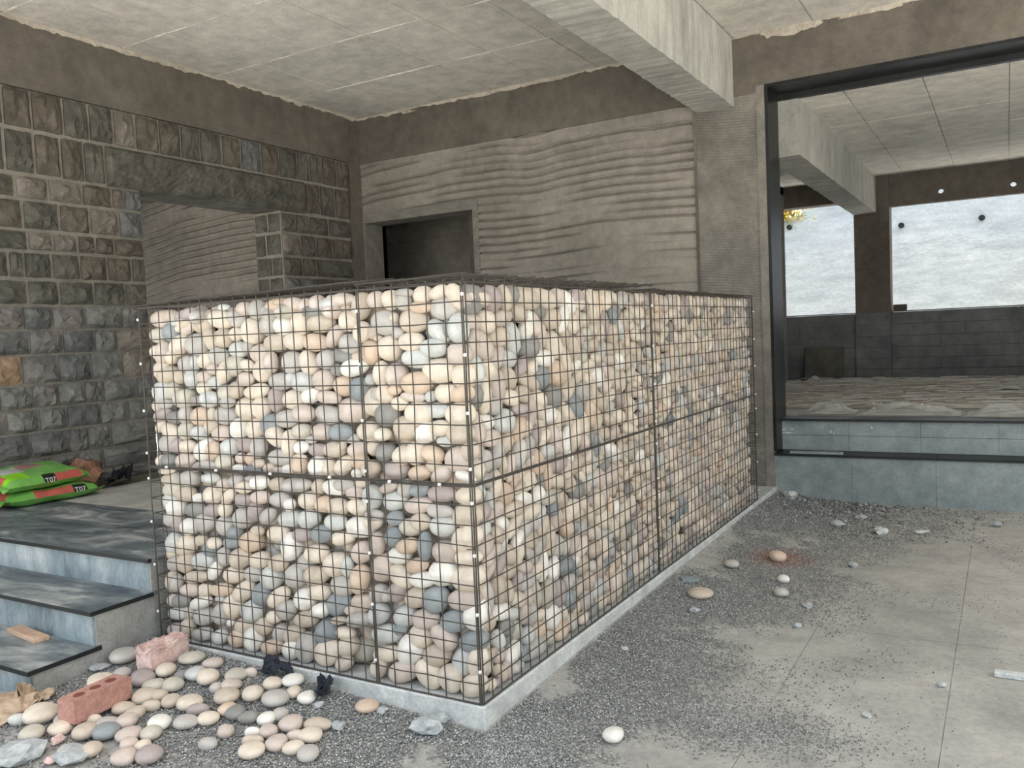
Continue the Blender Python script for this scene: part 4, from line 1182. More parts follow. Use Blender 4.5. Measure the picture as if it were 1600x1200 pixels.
used = {}
indiv = 0
for k, (u, v, rx, ry, an, colr) in enumerate(front):
    rr = random.Random(k * 13 + 5)
    dep = 0.032
    P = hit(u, v, 1, dep)
    ca, sa = math.cos(an), math.sin(an)
    A = hit(u + rx * ca, v - rx * sa, 1, dep) - P
    B = hit(u + ry * sa, v + ry * ca, 1, dep) - P
    A2 = np.array([A[0], A[2]]); B2 = np.array([B[0], B[2]])
    U, S, _ = np.linalg.svd(np.stack([A2, B2], 1))
    S = np.clip(S * 1.08, 0.014, 0.10)
    dsem = min(max(S[1] * rr.uniform(0.85, 1.12), 0.018), 0.062)
    cx_, czz = P[0], P[2]
    ex = math.hypot(S[0] * U[0, 0], S[1] * U[0, 1]); ez = math.hypot(S[0] * U[1, 0], S[1] * U[1, 1])
    if cx_ > 0.05: continue
    cx_ = min(max(cx_, -W + ex + 0.006), -ex - 0.004)
    czz = min(max(czz, ez + 0.004), H - 0.012 - ez * 0.7)
    small = S[0] * S[1] < 0.0012
    if czz < ez + 0.02:
        dsem = min(dsem, 0.04); czz = 0.95 * ez + 0.002; low = 0.0
    else:
        low = 1.0
    cyy = 0.005 + dsem + low * (rr.uniform(0.012, 0.03) if small else rr.uniform(0, 0.024))
    ax = np.zeros((3, 3))
    til = rr.uniform(-0.25, 0.25)
    ax[:, 0] = (U[0, 0] * S[0], til * S[0] * 0.3, U[1, 0] * S[0])
    ax[:, 1] = (U[0, 1] * S[1], 0, U[1, 1] * S[1])
    ax[:, 2] = (0, dsem, 0)
    if np.linalg.det(ax) < 0: ax[:, 2] *= -1
    # where it is: squares counted on the mesh
    lvl = 'upper' if czz > SZ else 'lower'
    row = int((H - czz) / (H / 21)) + 1 if lvl == 'upper' else int(czz / (H / 21)) + 1
    if cx_ < SX:
        wh = 'front'; coln = int((cx_ + W) / ((SX + W) / 19)) + 1; ref = 'left edge'
    else:
        wh = 'corner'; coln = int(-cx_ / (-SX / 6)) + 1; ref = 'corner post'
    tup = 'below rim' if lvl == 'upper' else 'above plinth'
    lab = '%s stone, %s %s cage, %s row %s, %s square from %s' % (PNAME[colr], lvl, wh, ORD[row], tup, ORD[coln], ref)
    if lab in used:
        lab = ('smaller ' if S[0] < used[lab] else 'larger ') + lab
    used[lab] = S[0]
    if indiv < 300 and not small:
        pebble_obj('river_stone', (cx_, cyy, czz), ax, PEB[colr], k, lab, 'stone', 'stones behind the front mesh')
        indiv += 1
    else:
        fill((cx_, cyy, czz), ax, colr, SH3[k % 8])

# packing for the long side face and for the layers behind
def pack(w, h, n, seed, iters=14, res=0.011, amax=1.45):
    r_ = np.random.default_rng(seed)
    S = np.stack([r_.uniform(0, w, n), r_.uniform(0, h, n)], 1)
    th = r_.normal(0, 0.5, n); asp = r_.uniform(1.0, amax, n); sz = r_.uniform(0.72, 1.32, n)
    up = r_.random(n) < 0.35
    th = np.where(up, th + math.pi / 2, th)
    gx = np.arange(res / 2, w, res); gy = np.arange(res / 2, h, res)
    def assign(S):
        out = np.empty((len(gx), len(gy)), int)
        step = 24
        for i in range(0, len(gx), step):
            xs_ = gx[i:i + step]
            m_ = np.where((S[:, 0] > xs_[0] - 0.25) & (S[:, 0] < xs_[-1] + 0.25))[0]
            X, Y = np.meshgrid(xs_, gy, indexing='ij')
            dx = X[..., None] - S[m_, 0]; dy = Y[..., None] - S[m_, 1]
            c, s = np.cos(th[m_]), np.sin(th[m_])
            a = (dx * c + dy * s) / (asp[m_] * sz[m_]); b_ = (-dx * s + dy * c) * asp[m_] / sz[m_]
            out[i:i + step] = m_[np.argmin(a * a + b_ * b_, -1)]
        return out
    X, Y = np.meshgrid(gx, gy, indexing='ij')
    for it in range(iters):
        A = assign(S).ravel()
        cnt = np.bincount(A, minlength=n).clip(1)
        cx = np.bincount(A, X.ravel(), n) / cnt; cy = np.bincount(A, Y.ravel(), n) / cnt
        has = np.bincount(A, minlength=n) > 0
        S[has] = np.stack([cx, cy], 1)[has]
    A = assign(S).ravel(); Xr, Yr = X.ravel(), Y.ravel()
    res_ = []
    cnt = np.bincount(A, minlength=n)
    cx = np.bincount(A, Xr, n) / cnt.clip(1); cy = np.bincount(A, Yr, n) / cnt.clip(1)
    dx = Xr - cx[A]; dy = Yr - cy[A]
    xx = np.bincount(A, dx * dx, n) / cnt.clip(1); yy = np.bincount(A, dy * dy, n) / cnt.clip(1); xy = np.bincount(A, dx * dy, n) / cnt.clip(1)
    for k in range(n):
        if cnt[k] < 6: continue
        wv, vv = np.linalg.eigh([[xx[k], xy[k]], [xy[k], yy[k]]])
        res_.append((cx[k], cy[k], 2 * math.sqrt(wv[1]), 2 * math.sqrt(max(wv[0], 1e-6)), math.atan2(vv[1, 1], vv[0, 1])))
    return res_

SIDEMIX = (['t'] * 20 + ['c'] * 28 + ['p'] * 18 + ['n'] * 6 + ['g'] * 11 + ['o'] * 7 + ['l'] * 4 + ['m'] * 6 + ['b'] * 2 + ['d'] * 3 + ['w'] * 3)
FRONTMIX = (['t'] * 18 + ['c'] * 20 + ['p'] * 18 + ['n'] * 5 + ['g'] * 20 + ['o'] * 6 + ['l'] * 6 + ['m'] * 5 + ['b'] * 3 + ['d'] * 3)
# darker / paler stones of the side face seen in the photograph: pixel, colour
HINT = [(952, 505, 'm'), (958, 498, 'b'), (962, 478, 'd'), (843, 552, 'd'), (850, 585, 'b'), (872, 608, 'b'), (868, 600, 'd'), (742, 455, 'd'), (778, 450, 'm'), (806, 450, 'd'),
        (834, 520, 'g'), (858, 495, 'd'), (805, 553, 'l'), (782, 632, 'g'), (735, 600, 'd'), (786, 670, 'l'), (863, 697, 'l'), (886, 697, 'w'), (830, 705, 'g'), (855, 655, 't'),
        (772, 765, 'l'), (768, 800, 'm'), (775, 590, 'c'), (945, 590, 'w'), (940, 520, 'c'), (833, 517, 'w'), (855, 762, 'd'), (870, 730, 'm'), (872, 800, 'b'), (905, 835, 'b'),
        (955, 885, 'b'), (902, 865, 'w'), (815, 840, 'w'), (792, 815, 'w'), (785, 890, 'm'), (835, 870, 'g'), (875, 960, 'b'), (885, 900, 'g'), (1000, 800, 'm'), (985, 805, 'd'),
        (760, 980, 'g'), (790, 985, 'd'), (800, 1000, 'd'), (775, 1010, 'l'), (930, 735, 'l'), (955, 830, 'l'), (1010, 530, 'g'), (1045, 525, 'd'), (1068, 620, 'l'), (1115, 530, 'w'),
        (885, 985, 'n'), (905, 945, 'n'), (870, 935, 'm'), (983, 895, 'b'), (1085, 650, 'b'), (1050, 760, 'd'), (1035, 700, 'm'), (862, 880, 'w'), (860, 965, 'w'), (838, 950, 'g')]
hp = [(hit(u, v, 0, -0.03), c) for u, v, c in HINT]
Y0s = 0.085
side = pack(L - Y0s - 0.012, H - 0.02, 800, 5)
sc_ = {}
for hpt, c in hp:
    best = min(range(len(side)), key=lambda k: math.hypot(side[k][0] + Y0s - hpt[1], side[k][1] + 0.008 - hpt[2]))
    sc_[best] = c
LAB_SIDE = 0
# remaining individuals: the largest-looking stones of the side face, nearest the corner
order = sorted(range(len(side)), key=lambda k: side[k][0])
indset = set(order[:max(0, 300 - indiv)])
for k, (a, z, s0, s1, an) in enumerate(side):
    rr = random.Random(k * 7 + 1)
    colr = sc_.get(k) or rr.choice(SIDEMIX)
    y = a + Y0s; z = z + 0.008
    s0 *= 1.02; s1 *= 1.02
    dsem = min(max(s1 * rr.uniform(0.85, 1.12), 0.02), 0.062)
    if z < s1 + 0.03: dsem = min(dsem, 0.038)
    xx_ = -(0.006 + dsem + (0.0 if z < s1 + 0.03 else rr.uniform(0, 0.030)))
    ax = np.zeros((3, 3))
    t1, t2 = rr.uniform(-0.35, 0.35), rr.uniform(-0.35, 0.35)
    ax[:, 0] = (t1 * dsem * 0.6, math.cos(an) * s0, math.sin(an) * s0)
    ax[:, 1] = (t2 * dsem * 0.6, -math.sin(an) * s1, math.cos(an) * s1)
    ax[:, 2] = (dsem, 0, 0)
    ez = math.hypot(ax[2, 0], ax[2, 1])
    z = min(max(z, ez + 0.003), H - 0.01 - 0.7 * ez)
    if k in indset:
        lvl = 'upper' if z > SZ else 'lower'
        row = int((H - z) / (H / 21)) + 1 if lvl == 'upper' else int(z / (H / 21)) + 1
        coln = int(y / 0.0761) + 1
        tup = 'below rim' if lvl == 'upper' else 'above plinth'
        lab = '%s stone, %s side mesh, %s row %s, %s square behind corner' % (PNAME[colr], lvl, ORD[row], tup, ORD[coln])
        if lab in used: lab = ('smaller ' if s0 < used[lab] else 'larger ') + lab
        used[lab] = s0
        pebble_obj('river_stone', (xx_, y, z), ax, PEB[colr], k, lab, 'stone', 'stones behind the side mesh')
    else:
        fill((xx_, y, z), ax, colr, SH2[k % 8])

def layer(face, n, seed, d0, d1, shapes, mix, big=1.08):
    if face == 'side':
        P = pack(L - 0.16, H - 0.03, n, seed, 6, 0.016)
    else:
        P = pack(W - 0.16, H - 0.03, n, seed, 6, 0.016)
    for k, (a, z, s0, s1, an) in enumerate(P):
        rr = random.Random(seed * 1000 + k)
        ds = rr.uniform(0.035, 0.055); dd = rr.uniform(d0, d1)
        s0 *= big; s1 *= big
        z = min(max(z + 0.012, s1 + 0.004), H - 0.03 - s1)
        ax = np.zeros((3, 3))
        if face == 'side':
            ax[:, 0] = (0, math.cos(an) * s0, math.sin(an) * s0); ax[:, 1] = (0, -math.sin(an) * s1, math.cos(an) * s1); ax[:, 2] = (ds, 0, 0)
            c = (-dd, a + 0.10, z)
        else:
            ax[:, 0] = (math.cos(an) * s0, 0, math.sin(an) * s0); ax[:, 1] = (-math.sin(an) * s1, 0, math.cos(an) * s1); ax[:, 2] = (0, -ds, 0)
            c = (-W + 0.06 + a, dd, z)
        fill(c, ax, rr.choice(mix), shapes[k % len(shapes)])
layer('side', 640, 31, 0.125, 0.155, SH2, SIDEMIX)
layer('side', 420, 32, 0.19, 0.23, SH1, SIDEMIX, 1.2)
layer('side', 380, 35, 0.36, 0.44, SH1, SIDEMIX, 1.15)
layer('front', 300, 33, 0.12, 0.15, SH2, FRONTMIX)
layer('front', 220, 34, 0.18, 0.22, SH1, FRONTMIX, 1.2)
layer('front', 200, 36, 0.36, 0.44, SH1, FRONTMIX, 1.15)
# top layers and the far side ends
rr = random.Random(99)
for k in range(230):
    y = rr.uniform(0.06, L - 0.06); x = rr.uniform(SX + 0.05, -0.06)
    an = rr.uniform(0, math.pi); s0, s1 = rr.uniform(0.05, 0.07), rr.uniform(0.04, 0.05)
    ax = np.array([[math.cos(an) * s0, -math.sin(an) * s1, 0], [math.sin(an) * s0, math.cos(an) * s1, 0], [0, 0, rr.uniform(0.03, 0.04)]])
    fill((x, y, H - 0.055 - rr.uniform(0, 0.02)), ax, rr.choice(SIDEMIX), SH2[k % 8])
for k in range(110):
    x = rr.uniform(-W + 0.06, SX); y = rr.uniform(0.05, 0.44)
    an = rr.uniform(0, math.pi); s0, s1 = rr.uniform(0.05, 0.07), rr.uniform(0.04, 0.05)
    ax = np.array([[math.cos(an) * s0, -math.sin(an) * s1, 0], [math.sin(an) * s0, math.cos(an) * s1, 0], [0, 0, rr.uniform(0.03, 0.04)]])
    fill((x, y, H - 0.06 - rr.uniform(0, 0.02)), ax, rr.choice(FRONTMIX), SH2[k % 8])
fo = put('river_stone_fill', mesh_from('river_stone_fill', np.concatenate(FILLV), FILLF, [PEB[k] for k in MKEYS], True, FILLM))
tag(fo, 'mass of cream, tan and grey river stones filling the wire cages', 'stones', kind='stuff')

# ------------------------------------------------------------------ gravel banked against plinth and stair
def gz(x, y):
    x = np.asarray(x, float); y = np.asarray(y, float)
    hf = np.interp(-x, [0, 0.5, 1.0, 1.5, 1.9, 2.6], [0.026, 0.05, 0.085, 0.11, 0.122, 0.09])
    hs = np.interp(y, [0, 0.9, 2.0, 3.0, 3.7, 4.7], [0.032, 0.055, 0.072, 0.08, 0.092, 0.08])
    front_ = hf * np.exp(-np.maximum(-y, 0) / 0.6)
    side_ = hs * np.exp(-np.maximum(x - 0.018, 0) / 0.34)
    cor = 0.028 * np.exp(-np.hypot(x, np.minimum(y, 0)) / 0.4)
    out = np.where(x > 0, np.where(y > 0, side_, cor), front_)
    return np.maximum(out - 0.006, 0)
def ghit(u, v):
    z = G0
    for _ in range(8):
        P = hit(u, v, 2, z)
        z = G0 + float(gz(P[0], P[1]))
    return hit(u, v, 2, z)

# ------------------------------------------------------------------ loose pebbles on the ground (window 0,900 ; scale 2.857)
LP = [(557,360,60,35,15,'g','lying alone by the stair side'),(858,370,58,28,5,'o','just right of the broken pink brick'),(950,395,45,25,-5,'p','farthest back between broken brick and cage'),
 (745,420,42,38,0,'c','touching the front corner of the broken brick'),(875,430,45,52,0,'l','upright behind the cream one right of broken brick'),(670,400,25,25,0,'p','half under the broken pink brick'),
 (810,440,30,45,0,'d','wedged right of the pebble at the broken brick'),(930,455,48,38,20,'c','with tan stain, below the farthest pink one'),(455,478,58,40,25,'c','behind the far side of the red brick'),
 (545,440,38,28,0,'g','behind the red brick, left of the mauve pair'),(635,445,45,30,0,'d','back one of the dark pair behind red brick'),(645,462,50,38,20,'m','front one of the dark pair behind red brick'),
 (690,490,50,28,5,'o','long one right of the dark pair'),(775,485,45,45,0,'o','between red brick and the upright pale one'),(510,505,70,25,15,'c','long, squeezed against the back of the red brick'),
 (650,540,50,42,0,'t','touching the right end of the red brick'),(715,535,35,35,0,'t','small, second right of the red brick end'),(765,560,42,38,0,'t','round, third right of the red brick end'),
 (675,587,42,25,0,'t','flat, in front of the two right of the red brick'),(1060,445,48,30,-15,'o','long, in the middle near the cage foot'),(1122,438,30,22,-5,'p','small, right of the long one near the cage foot'),
 (1035,490,45,28,0,'p','below the long one near the cage foot'),(965,505,28,28,0,'g','small, alone left of the middle group'),(1015,540,55,35,10,'t','large, in the middle group'),
 (850,570,55,35,5,'c','large, in the centre of the spill'),(885,607,50,22,5,'m','flat, tucked under the large cream centre one'),(1015,595,40,38,0,'n','round, left of the dark grey middle one'),
 (935,640,48,30,5,'c','below centre, right of the grey dented one'),(1052,612,45,38,20,'d','tilted, in the middle of the spill'),(833,655,55,32,0,'g','dented, below the centre of the spill'),
 (1110,638,45,28,20,'d','tilted, right of the tilted middle one'),(1130,527,45,38,10,'c','angular, left of the triangular pale one'),(1218,478,40,42,0,'c','triangular, against the black cloth'),
 (1310,470,48,30,15,'w','long, right of the triangular one by the cloth'),(1310,515,33,45,0,'c','under the long white one by the cloth'),(1235,550,62,38,15,'g','large flat, in front of the triangular one'),
 (1370,540,40,40,0,'w','round, beside the right black cloth'),(555,595,50,28,10,'t','half under the right end of the red brick'),(605,615,42,30,0,'t','in front of the red brick right end'),
 (570,650,45,35,0,'p','two places in front of the red brick right end'),(715,660,48,38,0,'w','alone in front of the centre of the spill'),(675,705,45,38,0,'o','round, front of the lower chain'),
 (575,712,55,35,5,'p','wide, in the lower chain'),(580,755,38,30,0,'p','small, low in the lower chain'),(640,765,35,30,0,'c','small, right in the lower chain'),
 (670,803,55,42,0,'m','large, at the bottom of the lower chain'),(555,812,55,38,15,'p','large tilted, bottom left of the lower chain'),(480,665,52,30,0,'g','under the front edge of the red brick'),
 (478,698,55,38,5,'b','dark, in front of the red brick'),(380,700,52,38,10,'t','in front of the red brick left end'),(415,652,40,25,0,'c','touching the red brick front face'),
 (295,645,45,30,0,'g','behind the cream one left of the red brick'),(275,680,52,35,-5,'c','left of the red brick'),(188,620,72,45,10,'c','largest, beside the torn paper'),
 (80,648,40,25,5,'l','small, at the left edge by the torn paper'),(145,708,50,38,5,'o','below the largest one at far left'),(315,787,52,32,0,'g','left one of the pair at the lower left'),
 (408,780,45,35,0,'t','right one of the pair at the lower left'),(1190,640,40,35,0,'w','back left of the right-hand cluster'),(1255,622,35,30,0,'g','back of the right-hand cluster'),
 (1300,662,52,42,0,'p','large, centre of the right-hand cluster'),(1200,690,40,45,0,'p','left of centre in the right-hand cluster'),(1235,748,48,40,0,'p','front of the right-hand cluster'),
 (1130,710,35,25,0,'w','small, left of the right-hand cluster'),(1130,748,48,22,0,'t','flat, behind the front left of the right cluster'),(1125,785,58,38,10,'c','front left of the right-hand cluster'),
 (1310,772,48,32,10,'c','front right of the right-hand cluster'),(1380,790,48,48,0,'g','front corner of the right-hand cluster'),(1385,712,55,35,0,'c','right of the right-hand cluster centre'),
 (1420,668,62,30,-5,'t','long, right end of the right-hand cluster'),(1320,725,40,22,0,'p','small, inside the right-hand cluster'),(930,757,42,28,0,'g','alone between lower chain and right cluster'),
 (1010,700,35,30,0,'p','chipped, left of the right-hand cluster')]
GP = [(0 + x / 2.857, 900 + y / 2.857, a / 2.857, b_ / 2.857, an, c, t) for x, y, a, b_, an, c, t in LP]
GP += [(574, 1105, 18, 11, 0, 'n', 'alone in the gravel before the plinth'), (958, 1149, 16, 13, -20, 'w', 'alone on the bare floor in front'),
       (1216, 871, 13, 10, 0, 'n', 'on the rusty patch of the floor'), (1224, 905, 9, 8, 0, 'w', 'small, nearer than the rusty patch'), (1221, 927, 11, 7, -10, 'g', 'nearest below the small white one at right'),
       (1143, 882, 11, 7, 0, 'g', 'in the gravel beside the far plinth'), (1095, 928, 19, 9, -5, 't', 'long, in the gravel before the plinth')]
ground_pebs = []
for k, (u, v, rx, ry, an, colr, where) in enumerate(GP):
    P0 = ghit(u, v + ry * 0.55)
    dist = np.linalg.norm(P0 - CAM)
    ppm = FPX / ((P0 - CAM) @ FW)
    a = 1.06 * rx / ppm
    # apparent height mixes plan depth and thickness
    vis = (CAM[2] - G0) / dist
    hz = max(0.024, min(a * 0.62, (ry / ppm) * 0.85))
    dz_ = math.sqrt(max((ry / ppm) ** 2 - (hz * 0.86) ** 2, (0.5 * a * vis) ** 2)) / vis
    dz_ = min(max(dz_, a * 0.55), a * 1.15)
    ground_pebs.append([P0[0], min(P0[1], -0.03 - dz_ * 0.6) if P0[0] < 0 else P0[1], a, dz_, hz, an, colr, where, k])
right = RT[:2] / np.linalg.norm(RT[:2]); fwd = FW[:2] / np.linalg.norm(FW[:2])
zoff = {5: 0.0, 34: 0.0}
for (x, y, a, b_, h_, an, colr, where, k) in ground_pebs:
    # stack a little where footprints overlap
    lift = 0.0
    an = math.radians(an)
    ex = right * math.cos(an) + fwd * math.sin(an); ey = -right * math.sin(an) + fwd * math.cos(an)
    ax = np.array([[ex[0] * a, ey[0] * b_, 0], [ex[1] * a, ey[1] * b_, 0], [0, 0, h_]])
    lab = '%s pebble %s' % (PNAME[colr], where)
    pebble_obj('pebble', (x, y, G0 + float(gz(x, y)) + h_ - 0.004 + lift), ax, PEB[colr], k + 3, lab, 'pebble', 'loose pebbles on the ground')

# ------------------------------------------------------------------ bricks, plank, debris
def brick_obj(u0, v0, u1, v1, zup, width, height, mat, label, broken=False, tilt=0.0):
    zbase = float(ghit((u0 + u1) / 2, (v0 + v1) / 2)[2]) + zup
    a = hit(u0, v0, 2, zbase); b_ = hit(u1, v1, 2, zbase)
    d = b_ - a; ln = np.linalg.norm(d); d /= ln
    s = np.array([-d[1], d[0], 0.0])
    if s @ FW < 0: s = -s
    up = np.array([0, 0, 1.0])
    c = (a + b_) / 2 + s * width / 2 + up * height / 2
    t = empty('brick', tuple((a + b_) / 2 + s * width / 2), label, 'brick')
    bm = bmesh.new()
    bmesh.ops.create_cube(bm, size=1.0)
    bmesh.ops.bevel(bm, geom=list(bm.edges), offset=0.035, segments=2, affect='EDGES')
    if broken:
        bmesh.ops.subdivide_edges(bm, edges=list(bm.edges), cuts=3, use_grid_fill=True)
        rr = random.Random(8)
        for v in bm.verts:
            k_ = 1.0 if v.co.z > 0.3 else 0.25
            v.co += Vector((rr.uniform(-.05, .05), rr.uniform(-.07, .07), rr.uniform(-.22, .16))) * k_
    me = bpy.data.meshes.new('brick_body'); bm.to_mesh(me); bm.free()
    me.materials.append(mat)
    o = put('body', me, t)
    Mx = Matrix.Identity(4)
    ax = np.stack([d * ln, s * width, up * height], 1)
    for i in range(3):
        for j in range(3): Mx[i][j] = ax[i][j]
        Mx[i][3] = (c - np.array(t.location))[i]
    o.matrix_local = Mx
    if not broken:
        for q in range(3):
            pc = c + d * ln * (q - 1) * 0.27 + up * (height / 2 + 0.0006)
            mb = MB()
            n = 14
            ring = [pc + d * 0.024 * math.cos(2 * math.pi * k / n) + s * 0.02 * math.sin(2 * math.pi * k / n) for k in range(n)]
            low = [p - up * 0.012 for p in ring]
            mb.add(ring + low, [tuple(range(n))] + [(k, n + k, n + (k + 1) % n, (k + 1) % n) for k in range(n)])
            mb.build('core_hole', M_hole, t)
    return t
brick_obj(118, 1134, 208, 1090, 0.024, 0.10, 0.092, M_brick, 'red perforated brick lying among the pebbles')
brick_obj(238, 1050, 297, 1023, 0.008, 0.10, 0.095, M_brickpink, 'broken dusty pink brick at the cage foot', True)

def lump(name, u, v, r, mat, label, cat, seed, zb_=G0, flat=0.6, sq=(1, 1), at=None):
    P = (ghit(u, v) if zb_ == G0 else hit(u, v, 2, zb_)) if at is None else at
    if zb_ == G0: zb_ = float(P[2])
    V, F = ico(2)
    rr = np.random.default_rng(seed)
    V = V * (1 + rr.uniform(-0.28, 0.28, (len(V), 1))) * np.array([sq[0], sq[1], flat]) * r
    V[:, 2] -= V[:, 2].min()
    o = put(name, mesh_from(name, V, F, mat), None, (P[0], P[1], zb_ - 0.003))
    o.rotation_euler = (0, 0, rr.uniform(0, 6))
    return tag(o, label, cat)
lump('mortar_lump', 668, 1146, 0.055, M_mlump, 'largest blue-grey mortar lump before the plinth corner', 'mortar', 1)
lump('mortar_lump', 690, 1128, 0.03, M_mlump, 'small mortar lump stuck against the plinth front', 'mortar', 2)
lump('mortar_lump', 598, 1112, 0.028, M_mlump, 'flat grey mortar chip beside the lone tan pebble', 'mortar', 3, flat=0.4)
lump('mortar_lump', 528, 1140, 0.025, M_mlump, 'grey mortar chip right of the pebble cluster', 'mortar', 4)
lump('mortar_lump', 110, 1190, 0.06, M_mlump, 'grey mortar lump at the bottom left below the pebble pair', 'mortar', 5, flat=0.4)
lump('mortar_lump', 30, 1185, 0.09, M_mlump, 'wide grey mortar crust at the far bottom left', 'mortar', 6, flat=0.3)
lump('mortar_lump', 155, 1045, 0.05, M_mlump, 'flat mortar crust beside the lowest stair side', 'mortar', 7, flat=0.25)
lump('mortar_lump', 498, 1106, 0.022, M_mlump, 'small mortar chip in front of the right black cloth', 'mortar', 14)
lump('mortar_lump', 885, 980, 0.022, M_mlump, 'dark mortar chip by the plinth side', 'mortar', 15)
lump('brick_chip', 90, 1160, 0.028, M_brickpink, 'small pink brick chip left of the red brick', 'brick chip', 8)
lump('brick_chip', 80, 1192, 0.02, M_brickpink, 'pale brick chip at the bottom left edge', 'brick chip', 9)
lump('lime_lump', 1236, 780, 0.055, M_limelump, 'white lime lump against the granite ledge', 'lime lump', 10)
lump('lime_lump', 1376, 834, 0.045, M_limelump, 'crumpled white lump out on the dusty floor', 'lime lump', 11)
lump('stone_chip', 1440, 833, 0.06, M_limelump, 'flat pale chip right of the crumpled white lump', 'stone chip', 12, flat=0.2, sq=(1, .5))
lump('stone_chip', 1413, 814, 0.045, M_sideplaster, 'flat tan chip near the granite ledge foot', 'stone chip', 13, flat=0.2)
lump('stone_chip', 1501, 818, 0.03, M_sideplaster, 'small tan stone by the granite ledge', 'stone chip', 16)
lump('stone_chip', 1558, 823, 0.03, M_mlump, 'grey stone by the granite ledge at right', 'stone chip', 17)
lump('stone_chip', 1333, 886, 0.03, M_mlump, 'grey crumb beyond the rusty floor patch', 'stone chip', 18)
lump('stone_chip', 1246, 981, 0.022, M_mlump, 'grey crumb on the bare floor in mid view', 'stone chip', 19)
lump('stone_chip', 1262, 949, 0.024, M_mlump, 'grey crumb below the nearest grey pebble', 'stone chip', 20)
lump('stone_chip', 1471, 1072, 0.017, M_mlump, 'lone grey crumb beside the floor joint', 'stone chip', 21)
lump('stone_chip', 1354, 1120, 0.017, M_mlump, 'lone grey crumb left of the floor joint', 'stone chip', 22)
lump('stone_chip', 1085, 957, 0.026, M_mlump, 'jagged pale grey chip in the gravel', 'stone chip', 23)
lump('stone_chip', 976, 1015, 0.016, M_limelump, 'pale chip in the gravel beside the plinth', 'stone chip', 24)
lump('stone_chip', 1310, 823, 0.05, M_mlump, 'dark rubble lump left of the crumpled white lump', 'stone chip', 25, flat=0.5)
lump('stone_chip', 1345, 812, 0.04, M_mlump, 'dark rubble lump nearest the ledge', 'stone chip', 26, flat=0.5)
lump('rusty_lump', 92, 741, 0.11, M_rusty, 'rusty brown lump behind the green bags', 'lump', 27, PZ, 1.0, at=(XL + 0.17, 1.22))
# flat tile offcut in gravel, white strip at right edge
P = ghit(1078, 908)
tag(MB().obox((P[0], P[1], P[2] + 0.010), [(right[0], right[1], 0), (fwd[0], fwd[1], 0), (0, 0, 1)], (0.05, 0.028, 0.011)).build('tile_offcut', M_granite_riser, bevel=0.002), 'small grey tile offcut lying in the gravel', 'tile offcut')
P = hit(1586, 1060, 2, G0)
d_ = np.array([right[0] * 0.86 - fwd[0] * 0.5, right[1] * 0.86 - fwd[1] * 0.5, 0]); d_ /= np.linalg.norm(d_)
tag(MB().obox((P[0], P[1], G0 + 0.012), [d_, (-d_[1], d_[0], 0), (0, 0, 1)], (0.075, 0.022, 0.011)).build('stone_offcut', M_limelump, bevel=0.003), 'pale stone offcut at the right edge of the floor', 'stone offcut')
# orange plank on the lowest tread
a = hit(22, 985, 2, 0.052); b_ = hit(66, 1003, 2, 0.052)
d = b_ - a; ln = np.linalg.norm(d); d /= ln
c_ = (a + b_) / 2 + np.array([0, 0, 0.011])
tag(MB().obox(c_, [d, (-d[1], d[0], 0), (0, 0, 1)], (ln / 2, 0.035, 0.011)).build('wood_offcut', M_plank, bevel=0.002), 'orange wooden offcut on the lowest stair tread', 'wood offcut')

# torn paper / cardboard heap at the left edge
def scrap(name, pts, zb_, amp, mat, label, cat, seed, thick=0.004):
    rr = random.Random(seed)
    n = 9
    P0 = [ghit(u, v) if zb_ == G0 else hit(u, v, 2, zb_) for u, v in pts]      # 4 corners
    if name != 'black_rag':
        for q in P0: q[1] = min(q[1], -0.03) if q[0] > -1.9 else q[1]
    else:
        for q in P0: q[0] = max(q[0], XL + 0.09)
    vs, fs = [], []
    for i in range(n + 1):
        for j in range(n + 1):
            s, t = i / n, j / n
            p = (P0[0] * (1 - s) + P0[1] * s) * (1 - t) + (P0[3] * (1 - s) + P0[2] * s) * t
            p = p + np.array([rr.uniform(-.008, .008), rr.uniform(-.008, .008), 0.006 + amp * float(vnoise(np.array([s * 5 + seed]), np.array([t * 5.0]), seed)[0]) + rr.uniform(0, amp * 0.15)])
            vs.append(p)
    I = lambda i, j: i * (n + 1) + j
    for i in range(n):
        for j in range(n):
            fs.append((I(i, j), I(i + 1, j), I(i + 1, j + 1), I(i, j + 1)))
    o = put(name, mesh_from(name, vs, fs, mat))
    md = o.modifiers.new('solid', 'SOLIDIFY'); md.thickness = thick
    return tag(o, label, cat)
scrap('torn_paper', [(-30, 1150), (60, 1112), (50, 1090), (-30, 1098)], G0, 0.05, M_paper, 'large torn brown paper sheet at the stair foot', 'paper', 3)
scrap('torn_paper', [(25, 1108), (55, 1100), (52, 1083), (34, 1084)], G0, 0.09, M_paper, 'crumpled pale paper scrap before the lowest riser', 'paper', 6)
scrap('torn_paper', [(55, 1104), (86, 1094), (84, 1082), (60, 1086)], G0, 0.03, M_paper, 'flat brown paper scrap beside the lowest stair corner', 'paper', 9)
scrap('black_cloth', [(412, 1062), (462, 1068), (468, 1042), (430, 1035)], G0, 0.07, M_cloth, 'black cloth scrap behind the triangular pebble', 'cloth', 12)
scrap('black_cloth', [(492, 1104), (518, 1094), (526, 1072), (500, 1072)], G0, 0.06, M_cloth, 'black cloth scrap right of the round white pebble', 'cloth', 17)
scrap('black_rag', [(168, 764), (205, 758), (207, 750), (170, 752)], PZ, 0.14, M_rag, 'black bundled rag on the landing by the stone wall', 'rag', 22, 0.01)

